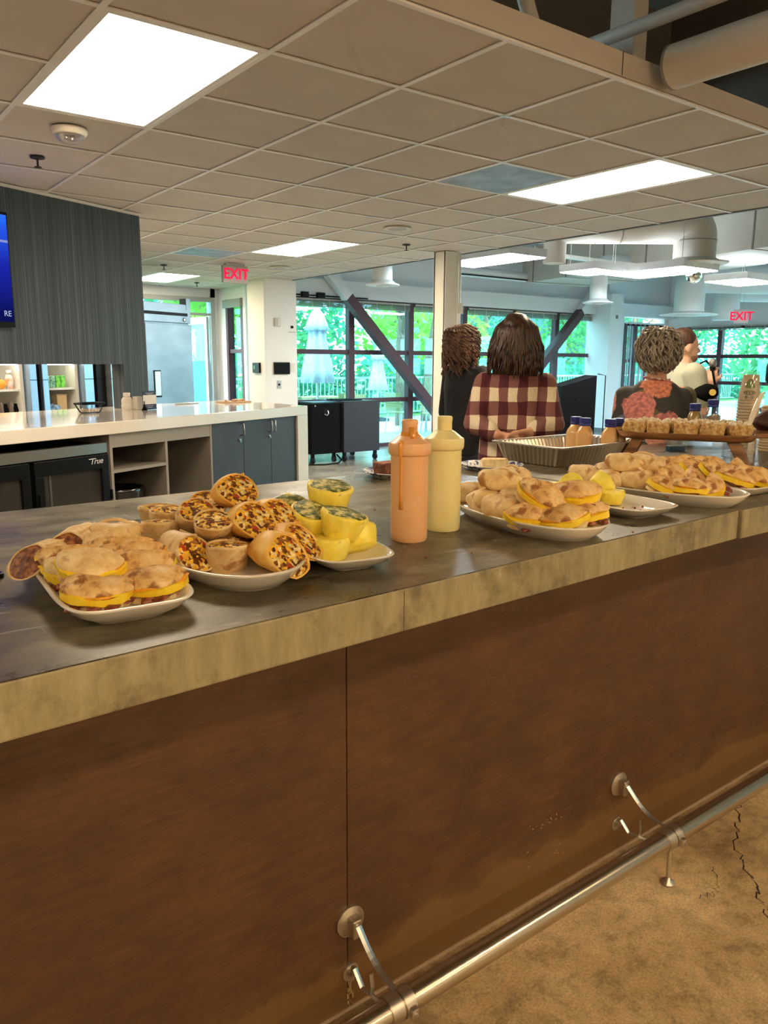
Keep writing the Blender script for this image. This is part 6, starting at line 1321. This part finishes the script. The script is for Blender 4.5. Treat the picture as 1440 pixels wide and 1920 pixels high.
t = thing('napkin_box', 'low blue box on the bar under the cake stand', 'box', (3.05, 1.93, T), -30); MB().box(-.035, .035, -.02, .02, 0, .025).build('box', mat('box_blue', (.02, .06, .12), .4), t, bevel=.003)
# ---- paper cups in a sleeve
def cups(x, y, n, label, sleeve):
    t = thing('cup_stack', label, 'cups', (x, y, T)); M_cup = mat('kraft_cup', (.62, .46, .28), .6, col2=(.66, .50, .31), scale=12.); M_ink = mat('cup_ink', (.08, .06, .03), .6); M_gr = mat('cup_green', (.16, .28, .06), .5)
    R0 = .044
    cupm = MB().lathe([(R0*.97, 0), (R0, .003), (R0*1.0, .006), (R0*.93, .011)], seg=28).mesh('cup_rim', M_cup)
    for k in range(n):
        o = bpy.data.objects.new('cup_rim', cupm); COL.objects.link(o); o.parent = t; o.location = (0, 0, k*.0125)
    zt = n*.0125; h = .105 if sleeve else .012
    if sleeve:
        MB().lathe([(R0*.97, zt), (R0*.95, zt+.004), (R0*.70, zt+h), (R0*.66, zt+h)], seg=28).build('top_cup', M_cup, t, smooth=True)
        # printed emblem: green leaf over dark scrolls, on the side facing the bar
        def onside(a, z, off=.0012): rr = R0*.95+(R0*.70-R0*.95)*((z-zt-.004)/(h-.004))+off; return (rr*math.cos(a), rr*math.sin(a), z)
        A0 = R(208)
        lf = []
        for i in range(12): q = math.pi*i/11; lf.append(onside(A0+.42*math.cos(q), zt+.052+.028*math.sin(q)))
        mb = MB(); mb.add(lf+[onside(A0, zt+.050)], [(i+1, i, 12) for i in range(11)]); mb.build('leaf_emblem', M_gr, t)
        ink = MB(); ink.tube([onside(A0+.47*math.cos(q), zt+.051+.034*math.sin(q), .0015) for q in [math.pi*i/14 for i in range(15)]], .0016, 5)
        for sx in (-1, 1):
            for c0, r0 in ((.16, .011), (.40, .009), (.28, .007)):
                cz = zt+.030 if r0 > .008 else zt+.012
                ink.tube([onside(A0+sx*(c0+r0*(1-.05*i)*math.cos(i*.62)*22*.9), cz+r0*(1-.05*i)*math.sin(i*.62), .0015) for i in range(13)], .0011, 4)
        ink.build('scroll_emblem', M_ink, t)
        hs = zt+h+.02; MB().lathe([(R0*1.1, 0), (R0*1.12, zt), (R0*1.0, zt+.06), (R0*.84, zt+h), (R0*.70, hs)], seg=28, cap0=False, cap1=True).build('plastic_sleeve', glass('sleeve_plastic', (.93, .95, .95), .12, .08), t, smooth=True)
    else: MB().lathe([(R0*.97, zt), (R0*.9, zt+.01)], seg=28).build('top_cup', M_cup, t, smooth=True)
cups(3.225, 1.715, 18, 'tall stack of printed paper cups in a clear plastic sleeve', True)
cups(3.40, 1.70, 15, 'shorter stack of kraft paper cups at the right edge', False)
# ---- coffee dispenser
t = thing('coffee_dispenser', 'steel coffee dispenser with black lid at the right edge', 'dispenser', (3.72, 1.76, T)); MB().lathe([(.10, 0), (.10, .03), (.095, .04), (.095, .16), (.10, .165), (.10, .175), (.095, .18), (.095, .27), (.10, .275)], seg=32).build('body', M_steel, t, smooth=True, auto=40)
MB().lathe([(.102, .155), (.102, .185)], seg=32).build('band', M_black, t, smooth=True); MB().rings([[(x*k+dx, y*k, z) for x, y in rrect(.23, .21, .06)] for z, k, dx in ((.275, .95, 0), (.30, 1.06, 0), (.37, 1.06, 0), (.46, .72, .03), (.48, .6, .035))]).build('lid', M_black, t, smooth=True, auto=50, bevel=.006); MB().box(-.17, -.08, -.03, .03, .32, .36).build('spout', M_black, t, bevel=.01)
t = thing('acrylic_stand', 'small clear acrylic sign stand on the bar behind the cake stand', 'stand', (3.05, 1.66, T), -20); MB().box(-.04, .05, -.03, .03, 0, .003).box(-.04, -.037, -.03, .03, 0, .10).build('panel', MATS['clear_plastic'], t)
# black phone edge at the left
t = thing('phone', 'corner of a black phone lying on the bar at the left edge', 'phone', (.187, 1.475, T), 12); MB().prism(rrect(.16, .078, .012), 0, .009).build('case', M_black, t, bevel=.002); MB().prism(rrect(.152, .070, .010), .009, .0095).build('screen', mat('dark_screen', None), t)
# crumbs on the bar
cr = MB(); rnd = random.Random(6)
for k in range(26): x = rnd.uniform(.3, 2.0); y = rnd.uniform(1.02, 1.9); cr.ball((x, y, T+.001), rnd.uniform(.001, .0026), 6, 4)
tag(cr.build('bar_crumbs', M_bacon), 'scattered tiny crumbs on the concrete bar top', 'crumbs', None, 'stuff')
